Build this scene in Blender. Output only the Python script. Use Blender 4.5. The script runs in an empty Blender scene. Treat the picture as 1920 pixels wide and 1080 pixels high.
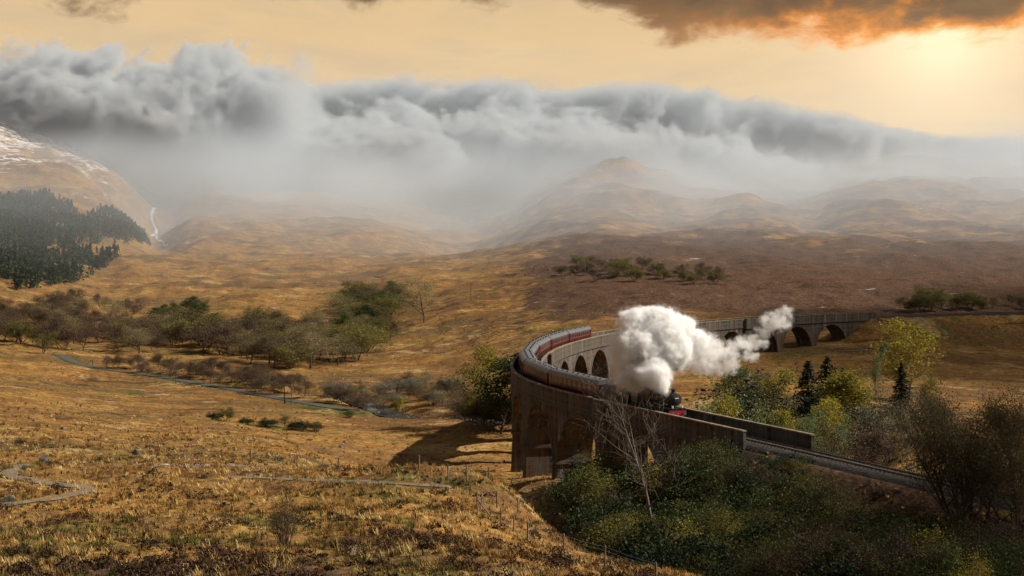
import bpy, bmesh, math, random
import numpy as np
from mathutils import Vector, Matrix, Quaternion

# ------------------------------------------------------------------ camera
F = 2760.0            # focal length in pixels of the 1920-wide photograph
Y0 = 457.0            # row of the horizon
HC = 23.3             # camera height above the rails (rails are z = 0)
R_ = math.radians
scene = bpy.context.scene
COL = scene.collection
cam_d = bpy.data.cameras.new("camera")
cam = bpy.data.objects.new("camera", cam_d)
COL.objects.link(cam)
cam.location = (0, 0, HC)
cam.rotation_euler = (R_(90), 0, 0)
cam_d.sensor_width = 36.0
cam_d.lens = 36.0 * F / 1920.0
cam_d.shift_y = -(540.0 - Y0) / 1920.0
cam_d.clip_start = 1.0
cam_d.clip_end = 60000.0
scene.camera = cam

# ------------------------------------------------------------------ view, sampling
vs = scene.view_settings
vs.view_transform = 'Standard'; vs.look = 'None'; vs.gamma = 1.0; vs.exposure = EXPOSURE = 0.5
vs.use_curve_mapping = False
cy = scene.cycles
cy.max_bounces = 14; cy.diffuse_bounces = 2; cy.glossy_bounces = 2; cy.transmission_bounces = 4
cy.volume_bounces = 12; cy.transparent_max_bounces = 12
cy.volume_step_rate = 1.5; cy.volume_max_steps = 192
cy.use_denoising = True
cy.use_adaptive_sampling = True; cy.adaptive_threshold = 0.02

# ------------------------------------------------------------------ sun
SUN_EL, SUN_AZ = R_(40.0), R_(86.0)          # azimuth from +Y (into the picture) towards +X (right)
sd = Vector((math.sin(SUN_AZ) * math.cos(SUN_EL), math.cos(SUN_AZ) * math.cos(SUN_EL), math.sin(SUN_EL)))
sun_d = bpy.data.lights.new("sun", 'SUN'); sun_d.energy = 4.8; sun_d.angle = R_(0.6); sun_d.color = (1.0, 0.92, 0.79)
sun = bpy.data.objects.new("sun", sun_d); COL.objects.link(sun)
sun.rotation_euler = sd.to_track_quat('Z', 'Y').to_euler()
sun.location = (200, 0, 200)

# ------------------------------------------------------------------ node helper
class NT:
    """thin wrapper that strings nodes together"""
    def __init__(self, tree): self.t = tree
    def n(self, typ, **kw):
        nd = self.t.nodes.new(typ)
        for k, v in kw.items(): setattr(nd, k, v)
        return nd
    def put(self, sock, v):
        if v is None: return
        if hasattr(v, 'is_output'): self.t.links.new(v, sock)
        else:
            try: sock.default_value = v
            except Exception:
                sock.default_value = tuple(v) + (1.0,)
    def math(self, op, a, b=None, c=None, clamp=False):
        nd = self.n('ShaderNodeMath', operation=op, use_clamp=clamp)
        for i, v in enumerate((a, b, c)): self.put(nd.inputs[i], v)
        return nd.outputs[0]
    def add(self, a, b): return self.math('ADD', a, b)
    def sub(self, a, b): return self.math('SUBTRACT', a, b)
    def mul(self, a, b): return self.math('MULTIPLY', a, b)
    def div(self, a, b): return self.math('DIVIDE', a, b)
    def mx(self, a, b): return self.math('MAXIMUM', a, b)
    def mn(self, a, b): return self.math('MINIMUM', a, b)
    def vmath(self, op, a, b=None, scale=None):
        nd = self.n('ShaderNodeVectorMath', operation=op)
        self.put(nd.inputs[0], a); self.put(nd.inputs[1], b)
        if scale is not None: self.put(nd.inputs['Scale'], scale)
        return nd.outputs['Value'] if op in ('LENGTH', 'DOT_PRODUCT', 'DISTANCE') else nd.outputs[0]
    def step(self, v, a, b, c=0.0, d=1.0, smooth=True):
        nd = self.n('ShaderNodeMapRange', interpolation_type='SMOOTHSTEP' if smooth else 'LINEAR', clamp=True)
        for i, x in enumerate((v, a, b, c, d)): self.put(nd.inputs[i], x)
        return nd.outputs[0]
    def noise(self, vec, scale, detail=4.0, rough=0.55, dist=0.0, lac=2.0, color=False):
        nd = self.n('ShaderNodeTexNoise', noise_dimensions='3D')
        self.put(nd.inputs['Vector'], vec); self.put(nd.inputs['Scale'], scale)
        self.put(nd.inputs['Detail'], detail); self.put(nd.inputs['Roughness'], rough)
        self.put(nd.inputs['Lacunarity'], lac); self.put(nd.inputs['Distortion'], dist)
        return nd.outputs['Color'] if color else nd.outputs[0]
    def voronoi(self, vec, scale, feature='F1', rnd=1.0, out=0, detail=0.0):
        nd = self.n('ShaderNodeTexVoronoi', feature=feature)
        self.put(nd.inputs['Vector'], vec); self.put(nd.inputs['Scale'], scale)
        if 'Randomness' in nd.inputs: self.put(nd.inputs['Randomness'], rnd)
        if 'Detail' in nd.inputs: self.put(nd.inputs['Detail'], detail)
        return nd.outputs[out]
    def mix(self, f, a, b, blend='MIX'):
        nd = self.n('ShaderNodeMix', data_type='RGBA', blend_type=blend)
        nd.clamp_factor = True
        self.put(nd.inputs[0], f); self.put(nd.inputs[6], a); self.put(nd.inputs[7], b)
        return nd.outputs[2]
    def ramp(self, v, stops, interp='LINEAR'):
        nd = self.n('ShaderNodeValToRGB'); self.put(nd.inputs[0], v)
        cr = nd.color_ramp; cr.interpolation = interp
        while len(cr.elements) < len(stops): cr.elements.new(0.5)
        for e, (p, c) in zip(cr.elements, stops):
            e.position = p; e.color = tuple(c) + (1.0,) if len(c) == 3 else c
        return nd.outputs[0]
    def sep(self, v):
        nd = self.n('ShaderNodeSeparateXYZ'); self.put(nd.inputs[0], v); return nd.outputs
    def comb(self, x, y, z):
        nd = self.n('ShaderNodeCombineXYZ')
        for i, v in enumerate((x, y, z)): self.put(nd.inputs[i], v)
        return nd.outputs[0]

# ------------------------------------------------------------------ world: a physical sky behind a warm veil of high cloud
world = bpy.data.worlds.new("World"); scene.world = world; world.use_nodes = True
wt = world.node_tree; wt.nodes.clear(); w = NT(wt)
tc = w.n('ShaderNodeTexCoord'); dirv = w.vmath('NORMALIZE', tc.outputs['Generated'])
dx, dy, dz = w.sep(dirv)
sky = w.n('ShaderNodeTexSky', sky_type='NISHITA'); sky.sun_disc = False
sky.sun_elevation = SUN_EL; sky.sun_rotation = SUN_AZ; sky.dust_density = 3.0; sky.air_density = 1.2
nish = w.vmath('SCALE', sky.outputs[0], scale=0.085)
el = w.math('MAXIMUM', dz, 0.02)
# flat layers of cloud seen in perspective
pl = w.comb(w.div(dx, el), w.div(dy, el), 0.0)
fine = w.noise(w.vmath('MULTIPLY', pl, (1.0, 0.55, 1.0)), 0.9, 6, 0.6, 0.4)
wide = w.noise(w.vmath('ADD', pl, (3.1, 7.7, 0.0)), 0.28, 4, 0.5)
scr = w.comb(w.mul(dx, 22.0), w.mul(dz, 44.0), w.mul(dy, 22.0))
tuft = w.noise(scr, 1.0, 7, 0.62, 0.35)
tuft2 = w.noise(w.vmath('ADD', scr, (9.3, 4.1, 2.2)), 0.45, 5, 0.55, 0.2)
# veil colour: peach near the horizon, cream round the hidden sun glow, grey-gold higher up
veil = w.ramp(w.mul(dz, 2.0), [(0.0, (0.56, 0.345, 0.145)), (0.16, (0.62, 0.42, 0.20)), (0.32, (0.57, 0.395, 0.20)), (0.55, (0.24, 0.20, 0.165)), (1.0, (0.11, 0.11, 0.12))])
veil = w.mix(w.step(tuft2, 0.35, 0.75, 0.0, 0.30), veil, (0.70, 0.49, 0.25))
veil = w.mix(w.mul(w.step(fine, 0.44, 0.70), 0.42), veil, (0.40, 0.31, 0.21))
veil = w.mix(w.mul(w.step(wide, 0.52, 0.75), 0.30), veil, (0.80, 0.60, 0.34))
gdir = Vector(((1765 - 960) / F, 1.0, (Y0 - 80) / F)).normalized()
gd = w.vmath('DOT_PRODUCT', dirv, tuple(gdir))
ga = w.math('ARCCOSINE', w.mn(gd, 0.99999))
glow = w.math('EXPONENT', w.mul(ga, -1.0 / 0.055))
veil = w.mix(w.mn(w.mul(glow, 1.25), 1.0), veil, (0.95, 0.73, 0.45))
veil = w.mix(w.step(ga, 0.45, 1.7, 0.0, 1.0), veil, w.ramp(dz, [(0.0, (0.14, 0.15, 0.18)), (0.3, (0.095, 0.10, 0.12)), (1.0, (0.07, 0.075, 0.088))]))      # the sky away from the sunset is duller
base = w.mix(0.92, nish, veil)
# the cloud deck: its ragged lower edge hangs into the top of the picture and sinks to the right
az = w.math('ARCTAN2', dx, dy)
edge = w.add(w.step(az, 0.0, 0.13, 0.163, 0.134), w.mul(w.sub(tuft, 0.5), -0.06))
edge = w.add(edge, w.mul(w.sub(tuft2, 0.5), -0.07))
deck = w.step(w.sub(dz, edge), -0.004, 0.014)
deckcol = w.mix(w.step(tuft, 0.3, 0.7), (0.060, 0.038, 0.024), (0.16, 0.092, 0.045))
deckcol = w.mix(w.mul(w.step(ga, 0.02, 0.24, 1.0, 0.0), w.step(w.sub(dz, edge), 0.0, 0.028, 1.0, 0.0)), deckcol, (0.95, 0.32, 0.035))
deckcol = w.mix(w.step(dz, 0.2, 0.6), deckcol, (0.105, 0.107, 0.115))
fin = w.mix(w.mul(deck, w.step(dz, 0.2, 0.7, 0.96, 0.8)), base, deckcol)
bg = w.n('ShaderNodeBackground'); w.put(bg.inputs[0], fin); bg.inputs[1].default_value = 1.0
wo = w.n('ShaderNodeOutputWorld'); wt.links.new(bg.outputs[0], wo.inputs[0])
world.cycles.sampling_method = 'MANUAL'; world.cycles.sample_map_resolution = 256

# ------------------------------------------------------------------ mesh helpers
def mesh_np(name, verts, quads=None, tris=None, smooth=False, mats=(), fattr=None):
    """numpy arrays -> mesh data block"""
    me = bpy.data.meshes.new(name)
    verts = np.asarray(verts, dtype=np.float32).reshape(-1, 3)
    nq = 0 if quads is None else len(quads); ntr = 0 if tris is None else len(tris)
    idx = []
    if nq: idx.append(np.asarray(quads, dtype=np.int32).ravel())
    if ntr: idx.append(np.asarray(tris, dtype=np.int32).ravel())
    idx = np.concatenate(idx)
    tot = np.concatenate([np.full(nq, 4, np.int32), np.full(ntr, 3, np.int32)])
    start = np.concatenate([[0], np.cumsum(tot)[:-1]]).astype(np.int32)
    me.vertices.add(len(verts)); me.vertices.foreach_set('co', verts.ravel())
    me.loops.add(len(idx)); me.loops.foreach_set('vertex_index', idx)
    me.polygons.add(len(tot)); me.polygons.foreach_set('loop_start', start); me.polygons.foreach_set('loop_total', tot)
    if smooth: me.polygons.foreach_set('use_smooth', np.ones(len(tot), dtype=bool))
    me.update(calc_edges=True); me.validate()
    for m in mats: me.materials.append(m)
    for k, (typ, dom, arr) in (fattr or {}).items():
        a = me.attributes.new(k, typ, dom)
        a.data.foreach_set('color' if 'COLOR' in typ else 'value', np.asarray(arr, dtype=np.float32).ravel())
    return me
def link(name, me, parent=None, **props):
    o = bpy.data.objects.new(name, me); COL.objects.link(o)
    if parent is not None: o.parent = parent
    for k, v in props.items(): o[k] = v
    return o
def empty(name, loc=(0, 0, 0), rz=0.0, **props):
    o = bpy.data.objects.new(name, None); COL.objects.link(o)
    o.location = loc; o.rotation_euler = (0, 0, rz); o.empty_display_size = 0.5
    for k, v in props.items(): o[k] = v
    return o
class MB:
    """collects boxes, prisms and tubes into one mesh"""
    def __init__(self): self.v = []; self.f = []
    def poly(self, pts, faces):
        b = len(self.v); self.v += [tuple(p) for p in pts]; self.f += [tuple(b + i for i in f) for f in faces]; return self
    def box(self, lo, hi):
        (a, b, c), (d, e, g) = lo, hi
        return self.poly([(a,b,c),(d,b,c),(d,e,c),(a,e,c),(a,b,g),(d,b,g),(d,e,g),(a,e,g)],
                         [(3,2,1,0),(4,5,6,7),(0,1,5,4),(1,2,6,5),(2,3,7,6),(3,0,4,7)])
    def taper(self, lo, hi, lo2, hi2, z0, z1):
        return self.poly([(lo[0],lo[1],z0),(hi[0],lo[1],z0),(hi[0],hi[1],z0),(lo[0],hi[1],z0),
                          (lo2[0],lo2[1],z1),(hi2[0],lo2[1],z1),(hi2[0],hi2[1],z1),(lo2[0],hi2[1],z1)],
                         [(3,2,1,0),(4,5,6,7),(0,1,5,4),(1,2,6,5),(2,3,7,6),(3,0,4,7)])
    def tube(self, pts, radii, n=6, cap=True):
        pts = [Vector(p) for p in pts]
        if not hasattr(radii, '__len__'): radii = [radii] * len(pts)
        b = len(self.v)
        up = Vector((0, 0, 1))
        for i, (p, r) in enumerate(zip(pts, radii)):
            t = (pts[min(i + 1, len(pts) - 1)] - pts[max(i - 1, 0)])
            t = t.normalized() if t.length > 1e-9 else up
            s = t.cross(up) if abs(t.z) < 0.95 else t.cross(Vector((1, 0, 0)))
            s.normalize(); q = s.cross(t)
            for k in range(n):
                a = 2 * math.pi * k / n
                self.v.append(tuple(p + (s * math.cos(a) + q * math.sin(a)) * r))
        for i in range(len(pts) - 1):
            for k in range(n):
                k2 = (k + 1) % n
                self.f.append((b + i*n + k, b + i*n + k2, b + (i+1)*n + k2, b + (i+1)*n + k))
        if cap:
            self.f.append(tuple(b + k for k in range(n)))
            self.f.append(tuple(b + (len(pts)-1)*n + n - 1 - k for k in range(n)))
        return self
    def prism(self, outline, a, b, axis=0):
        """extrude a 2-D outline along an axis"""
        n = len(outline); P = []
        for t in (a, b):
            for (u, v) in outline:
                P.append((t, u, v) if axis == 0 else (u, t, v) if axis == 1 else (u, v, t))
        F_ = [tuple(range(n)), tuple(range(2*n - 1, n - 1, -1))]
        F_ += [(i, i + n, (i+1) % n + n, (i+1) % n) for i in range(n)]
        return self.poly(P, F_)
    def data(self, name, mat, smooth=False, fix=True, fn=None):
        me = bpy.data.meshes.new(name)
        vv = [fn(*p) for p in self.v] if fn else self.v
        me.from_pydata(vv, [], self.f)
        if fix:
            bm = bmesh.new(); bm.from_mesh(me); bmesh.ops.recalc_face_normals(bm, faces=bm.faces); bm.to_mesh(me); bm.free()
        if smooth:
            for p in me.polygons: p.use_smooth = True
        for m in (mat if isinstance(mat, (list, tuple)) else [mat]): me.materials.append(m)
        me.update(); return me
    def build(self, name, mat, parent=None, smooth=False, fn=None, **props):
        return link(name, self.data(name, mat, smooth, fn=fn), parent, **props)

# ------------------------------------------------------------------ numpy noise
_rs = np.random.RandomState(11)
_perm = _rs.permutation(512).astype(np.int64)
_grad = np.stack([np.cos(_rs.rand(512) * 6.2832), np.sin(np.linspace(0, 6.2832 * 37, 512))], -1)
_ang = _rs.rand(512) * 2 * np.pi
_gx, _gy = np.cos(_ang), np.sin(_ang)
def perlin(x, y, seed=0):
    xi = np.floor(x).astype(np.int64); yi = np.floor(y).astype(np.int64)
    xf = x - xi; yf = y - yi
    u = xf * xf * xf * (xf * (xf * 6 - 15) + 10); v = yf * yf * yf * (yf * (yf * 6 - 15) + 10)
    def g(ix, iy, fx, fy):
        h = _perm[(_perm[(ix + seed * 37) & 511] + iy) & 511]
        return _gx[h] * fx + _gy[h] * fy
    a = g(xi, yi, xf, yf); b = g(xi + 1, yi, xf - 1, yf); c = g(xi, yi + 1, xf, yf - 1); d = g(xi + 1, yi + 1, xf - 1, yf - 1)
    return (a + u * (b - a)) + v * ((c + u * (d - c)) - (a + u * (b - a)))
def fbm(x, y, oct=4, rough=0.5, seed=0):
    s = 0.0; a = 1.0; f = 1.0
    for o in range(oct):
        s = s + a * perlin(x * f, y * f, seed + o * 5); a *= rough; f *= 2.03
    return s
def smooth01(t): t = np.clip(t, 0, 1); return t * t * (3 - 2 * t)

# ------------------------------------------------------------------ the line of the railway
def _route():
    P = []; ds = 0.5
    hd = R_(23.0)                      # straight part: heading leans left of +Y
    A = np.array([13.0, 213.5])
    s0 = -130.0
    s = s0; p = A + np.array([-math.sin(hd), math.cos(hd)]) * s0
    h = hd
    while s < 420.0:
        P.append((s, p[0], p[1], h))
        k = 0.0 if s < 0 else (1 / 130.0 if s < 52.2 else 1 / 255.0)
        h2 = h - k * ds
        hm = 0.5 * (h + h2)
        p = p + np.array([-math.sin(hm), math.cos(hm)]) * ds
        h = h2; s += ds
    return np.array(P)
ROUTE = _route()
def rail_at(s):
    """position and heading (unit tangent, unit normal to the right) at distance s along the line"""
    x = np.interp(s, ROUTE[:, 0], ROUTE[:, 1]); y = np.interp(s, ROUTE[:, 0], ROUTE[:, 2]); h = np.interp(s, ROUTE[:, 0], ROUTE[:, 3])
    return x, y, h
def on_line(s, t, z):
    """(distance along, offset to the inside of the curve, height) -> world"""
    x, y, h = rail_at(s)
    return (float(x + math.cos(h) * t), float(y + math.sin(h) * t), z)
S_NEAR, S_FAR = -49.0, 302.0           # the two ends of the viaduct's parapets

# ------------------------------------------------------------------ ground shape: heights carried over from sight lines
_cp = [  # (column, row, distance)
 (-700,1300,40),(0,1300,40),(960,1300,40),(1920,1300,42),(2600,1300,42),(-700,1300,18),(960,1450,18),(2600,1450,18),
 (-500,1080,62),(0,1080,62),(500,1080,62),(1000,1082,64),
 (-500,960,95),(0,958,95),(500,962,95),(900,972,94),(1058,1040,88),
 (-500,890,120),(0,897,118),(250,892,120),(450,890,122),(730,888,127),(930,905,122),
 (-500,840,170),(0,850,165),(300,848,175),(600,868,190),
 (-500,790,240),(0,795,240),(300,812,250),(500,830,258),
 (740,860,283),(985,868,277),(900,880,262),(820,795,337),(900,800,333),(600,800,330),(400,762,372),(200,740,400),
 (-500,690,430),(0,712,400),(0,658,520),(130,672,496),(400,716,440),(660,768,368),
 (-600,620,600),(0,618,650),(300,640,605),(560,690,485),(760,722,425),(860,758,375),(800,776,360),
 (200,556,850),(450,556,810),(450,500,1000),(450,440,1280),(500,385,1650),(450,350,1950),(600,330,2150),(600,300,3000),(400,290,3000),
 (700,602,700),(750,556,770),(650,470,1150),(750,400,1600),(720,350,2000),
 (860,660,520),(860,600,630),(860,540,780),(860,480,1080),(860,425,1500),(860,350,2200),(860,300,3000),
 (1060,640,480),(1060,582,600),(1060,520,760),(1060,460,1020),(1060,400,1400),(1010,330,1850),(1110,288,2000),(1180,300,1950),
 (1240,306,1900),(1330,296,2000),(1500,290,2250),(1700,290,2350),(1900,305,2100),(2200,330,2000),(2600,380,1700),
 (1240,620,490),(1400,645,465),(1660,640,470),(1560,640,470),(1400,715,375),(1600,740,342),(1750,760,312),(1600,790,285),
 (1760,850,214),(1850,872,190),(1960,850,205),(2300,850,230),
 (1850,700,400),(1850,625,520),(1850,566,640),(1850,505,850),(1850,450,1100),(1850,400,1400),(1850,345,1800),
 (2300,640,560),(2400,520,900),(2400,420,1500),
 (1400,560,630),(1400,500,830),(1400,450,1060),(1400,400,1400),(1400,345,1750),
 (0,540,800),(250,500,960),(0,455,1000),(0,380,1250),(240,420,1250),(150,350,1400),(0,300,1500),(0,225,1800),(150,290,1650),(230,340,1600),(-400,200,1700),(-400,400,1200),(-500,560,800),
 (-500,330,3000),(0,300,2900),(1200,350,3000),(1600,350,3200),(2300,380,3000),(0,420,5000),(960,420,5000),(1920,420,5000),(2600,430,4500),(-600,420,5000),
 (290,398,1480),(300,345,2000),(380,350,1850),(380,410,1400),(300,450,1180),
]
_xyz = [  # (x, y, z) around the near end of the line
 (9,196,-10),(0,205,-13),(10,150,-9),(-2,165,-13),(20,120,-6),(35,112,-4),(50,105,-3),(70,100,-2),(12,98,1),(32,86,1),(55,80,1.5),(22,70,5),
 (34,195,-14),(26,215,-17),(44,176,-8),(60,160,-4),(75,130,-2),(22,150,-8),(8,130,-7),(30,135,-6),(-12,190,-15),(40,225,-17),(60,250,-16),
]
def _uv(x, y):
    d = np.hypot(x, y)
    return np.stack([np.clip(np.arctan2(x, y), -0.63, 0.63) * 3.2, np.log(np.maximum(d, 5.0)) * 1.0], -1)
_X = []; _E = []
for px, py, d in _cp:
    x = (px - 960) / F * d; _X.append((x, d)); _E.append(-(py - Y0) / F * d / math.hypot(x, d))
for x, y, z in _xyz:
    _X.append((x, y)); _E.append((z - HC) / math.hypot(x, y))
_X = np.array(_X, float); _E = np.array(_E)
_U = _uv(_X[:, 0], _X[:, 1])
def _tps(r): return np.where(r > 1e-9, r * r * np.log(np.maximum(r, 1e-9)), 0.0)
_K = _tps(np.linalg.norm(_U[:, None] - _U[None], axis=-1)) + np.eye(len(_U)) * 2e-4
_P = np.concatenate([np.ones((len(_U), 1)), _U], 1)
_M = np.block([[_K, _P], [_P.T, np.zeros((3, 3))]])
_W = np.linalg.solve(_M, np.concatenate([_E, np.zeros(3)]))
def base_height(x, y):
    x = np.atleast_1d(np.asarray(x, float)); y = np.atleast_1d(np.asarray(y, float))
    sh = x.shape; x = x.ravel(); y = y.ravel(); out = np.empty(len(x))
    for i in range(0, len(x), 20000):
        u = _uv(x[i:i+20000], y[i:i+20000])
        k = _tps(np.linalg.norm(u[:, None] - _U[None], axis=-1))
        e = k @ _W[:-3] + _W[-3] + u @ _W[-2:]
        out[i:i+20000] = HC + e * np.hypot(x[i:i+20000], y[i:i+20000])
    return out.reshape(sh)
def seg_dist(x, y, line):
    """distance of points from a polyline, and the position along it"""
    best = np.full(x.shape, 1e9); along = np.zeros(x.shape); acc = 0.0
    for (ax, ay), (bx, by) in zip(line[:-1], line[1:]):
        L = math.hypot(bx - ax, by - ay)
        if L < 1e-6: continue
        t = np.clip(((x - ax) * (bx - ax) + (y - ay) * (by - ay)) / (L * L), 0, 1)
        d = np.hypot(x - ax - t * (bx - ax), y - ay - t * (by - ay))
        m = d < best; best = np.where(m, d, best); along = np.where(m, acc + t * L, along); acc += L
    return best, along
def base_hit(px, py, d0=40, d1=4500):
    """where the sight line through a pixel meets the ground"""
    d = np.exp(np.linspace(math.log(d0), math.log(d1), 700))
    x = (px - 960) / F * d; z = HC - (py - Y0) / F * d
    g = z - base_height(x, d); k = max(1, int(np.argmax(g < 0))); t = g[k - 1] / (g[k - 1] - g[k]) if g[k - 1] != g[k] else 0.0
    dd = float(d[k - 1] + t * (d[k] - d[k - 1])); return (px - 960) / F * dd, dd
def smooth_line(pts, step=1.5):
    """Catmull-Rom through the points"""
    P = [np.array(p, float) for p in pts]; P = [2*P[0]-P[1]] + P + [2*P[-1]-P[-2]]; out = []
    for i in range(1, len(P) - 2):
        n = max(2, int(np.linalg.norm(P[i+1] - P[i]) / step))
        for k in range(n):
            t = k / n
            out.append(0.5 * ((2*P[i]) + (P[i+1]-P[i-1])*t + (2*P[i-1]-5*P[i]+4*P[i+1]-P[i+2])*t*t + (3*P[i]-P[i-1]-3*P[i+1]+P[i+2])*t**3))
    out.append(P[-2]); return [(float(a), float(b)) for a, b in out]
# paths, the valley road and the river, as lines on the ground
ROAD = smooth_line([base_hit(*p) for p in ((-120,655),(20,661),(100,664),(135,678),(180,690),(270,702),(360,717),(450,733),(540,750),(610,762),(668,771))], 4.0)
PATH1 = smooth_line([base_hit(*p) for p in ((-40,955),(30,944),(95,936),(150,926),(168,918),(140,912),(95,907),(55,900),(25,894),(15,888),(30,879),(48,872))], 0.8)
PATH2 = smooth_line([base_hit(*p) for p in ((425,896),(480,897),(540,899),(620,902),(690,906),(760,909),(845,914))], 1.0)
TRACKWAY = smooth_line([(33.5,232),(50,219),(62,206),(78,188),(98,176)], 2.0)
RIVER = smooth_line([base_hit(*p) for p in ((560,728),(640,738),(690,752),(740,768),(790,776),(850,772),(900,780),(930,786))], 3.0)
LANES = [(ROAD, 2.2, 3.0), (PATH1, 0.8, 1.5), (PATH2, 0.6, 1.5), (TRACKWAY, 1.6, 2.5)]
LANES = [(l, h, f, (min(p[0] for p in l) - 14, max(p[0] for p in l) + 14, min(p[1] for p in l) - 14, max(p[1] for p in l) + 14)) for l, h, f in LANES]
LINE_STRAIGHT = [tuple(rail_at(s)[:2]) for s in np.arange(-128, S_NEAR + 1.0, 3.0)]
LINE_FAR = [tuple(rail_at(s)[:2]) for s in np.arange(S_FAR - 2, 419, 4.0)]
def height(x, y, detail=True):
    x = np.atleast_1d(np.asarray(x, float)); y = np.atleast_1d(np.asarray(y, float))
    z = base_height(x, y); d = np.hypot(x, y)
    n = 0.9 * fbm(x / 55.0, y / 55.0, 3, 0.5, 1) * smooth01((d - 60) / 120)
    far = smooth01((d - 520) / 700)
    n += far * (14.0 * smooth01((d - 1150) / 350) * fbm(x / 330.0, y / 420.0, 3, 0.5, 83) + (6.0 + 6.0 * smooth01((d - 1100) / 400)) * fbm(x / 190.0, y / 190.0, 5, 0.55, 3) + 8.0 * np.abs(fbm(x / 90.0, y / 130.0, 4, 0.58, 9)))
    for (cu, dv, w0, dep) in ((-0.034, 0.00002, 0.045, 20.0), (-0.243, 0.0, 0.018, 26.0), (0.10, 0.00003, 0.03, 12.0), (0.21, -0.00002, 0.025, 14.0)):
        uu = x / np.maximum(y, 1.0) - cu - dv * (d - 1000) - 0.012 * fbm(d / 260.0, d * 0 + cu * 90, 2, 0.5, 87)
        n -= smooth01((d - 950) / 500) * dep * np.exp(-(uu / w0) ** 2)
    mid = smooth01((d - 380) / 200)
    n += mid * (2.2 * np.abs(fbm(x / 32.0, y / 48.0, 4, 0.6, 25)) + 0.8 * fbm(x / 12.0, y / 16.0, 3, 0.6, 27))
    left = smooth01((-x / np.maximum(y, 1) - 0.05) / 0.1) * smooth01((d - 130) / 60) * (1 - far)
    n += left * 0.9 * fbm(x / 22.0, y / 30.0, 3, 0.5, 21)
    near = 1 - smooth01((d - 60) / 420)
    n += (0.30 + 0.25 * near) * fbm(x / 7.0, y / 7.0, 3, 0.55, 13)
    if detail:
        b = fbm(x / 1.5, y / 1.5, 3, 0.6, 17)
        n += 0.28 * near * np.abs(b) + 0.10 * near * fbm(x / 0.55, y / 0.55, 2, 0.6, 19)
    k = np.ones_like(z)
    for line, half, soft, bb in LANES:
        m = (x > bb[0]) & (x < bb[1]) & (y > bb[2]) & (y < bb[3])
        if m.any():
            dd, _ = seg_dist(x[m], y[m], line); k[m] = np.minimum(k[m], smooth01((dd - half) / soft))
    z = z + n * (0.04 + 0.96 * k)
    # river bed
    m = (np.abs(x + 60) < 130) & (y > 320) & (y < 520)
    if m.any():
        dd, _ = seg_dist(x[m], y[m], RIVER); z[m] -= 1.3 * (1 - smooth01((dd - 3.5) / 4.0))
    # railway formation: embankment and cutting
    for line, zf in ((LINE_STRAIGHT, -0.75), (LINE_FAR, -0.75)):
        m = (x > min(p[0] for p in line) - 40) & (x < max(p[0] for p in line) + 40) & (y > min(p[1] for p in line) - 40) & (y < max(p[1] for p in line) + 40)
        if m.any():
            dd, al = seg_dist(x[m], y[m], line)
            up = zf - np.maximum(dd - 3.4, 0) / 1.6; dn = zf + np.maximum(dd - 3.4, 0) / 1.4
            z[m] = np.minimum(np.maximum(z[m], up), dn)
    return z
def ground(x, y): return float(height(np.array([x]), np.array([y]), True)[0])
def at(px, d): return ((px - 960) / F * d, d)

# ------------------------------------------------------------------ vegetation zones (what grows where)
def inside(px, py, poly):
    r = np.zeros(px.shape, bool); n = len(poly); j = n - 1
    for i in range(n):
        xi, yi = poly[i]; xj, yj = poly[j]
        with np.errstate(divide='ignore', invalid='ignore'):
            c = ((yi > py) != (yj > py)) & (px < (xj - xi) * (py - yi) / (yj - yi + 1e-12) + xi)
        r ^= c; j = i
    return r
def world_poly(pts): return [base_hit(*p) for p in pts]
def zone(x, y):
    """heather, green, snow/rock weights 0..1"""
    d = np.hypot(x, y); u = x / np.maximum(y, 1)
    nn = fbm(x / 60.0, y / 60.0, 4, 0.55, 31); n2 = fbm(x / 14.0, y / 14.0, 4, 0.55, 33)
    right = smooth01((u + 0.03) / 0.08)
    heath = right * smooth01((d - 520) / 60) * (0.95 - 0.55 * smooth01((d - 760) / 500)) + 0.10
    heath = heath + 0.55 * nn + 0.25 * n2
    # heather below the fence on the near hill
    nh = smooth01((130 - d) / 35) * smooth01((d - 40) / 10)
    heath = np.where(d < 220, -0.10 + 0.55 * nh * (0.45 + 0.9 * n2 + 0.5 * nn) + 0.20 * smooth01((95 - d) / 25), heath)
    heath = np.where((d >= 220) & (d < 520), -0.15 + 0.6 * nn + 0.4 * n2 + 0.25 * right, heath)
    dl, _ = seg_dist(x, y, LINE_STRAIGHT); bank = (1 - smooth01((dl - 34) / 8)) * (d < 230)
    heath = heath + 0.75 * bank
    green = 0.10 + 0.35 * bank + 0.6 * fbm(x / 33.0, y / 33.0, 4, 0.55, 41) + 0.2 * smooth01((100 - d) / 40)
    for line, half, soft, bb in LANES:
        m = (x > bb[0]) & (x < bb[1]) & (y > bb[2]) & (y < bb[3])
        if m.any():
            dd, _ = seg_dist(x[m], y[m], line); green[m] += 0.55 * (1 - smooth01((dd - half) / 3.5)) * (half > 1.0) + 0.3 * (1 - smooth01((dd - half) / 1.2))
    z = base_height(x, y)
    snow = 0.55 * smooth01((z - 70 - 60 * nn + 25 * (u + 0.2)) / 70) * smooth01((d - 1100) / 200) * (1.0 - 0.8 * smooth01((u + 0.16) / 0.14))
    return np.clip(heath, 0, 1), np.clip(green, 0, 1), np.clip(snow, 0, 1)

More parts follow.
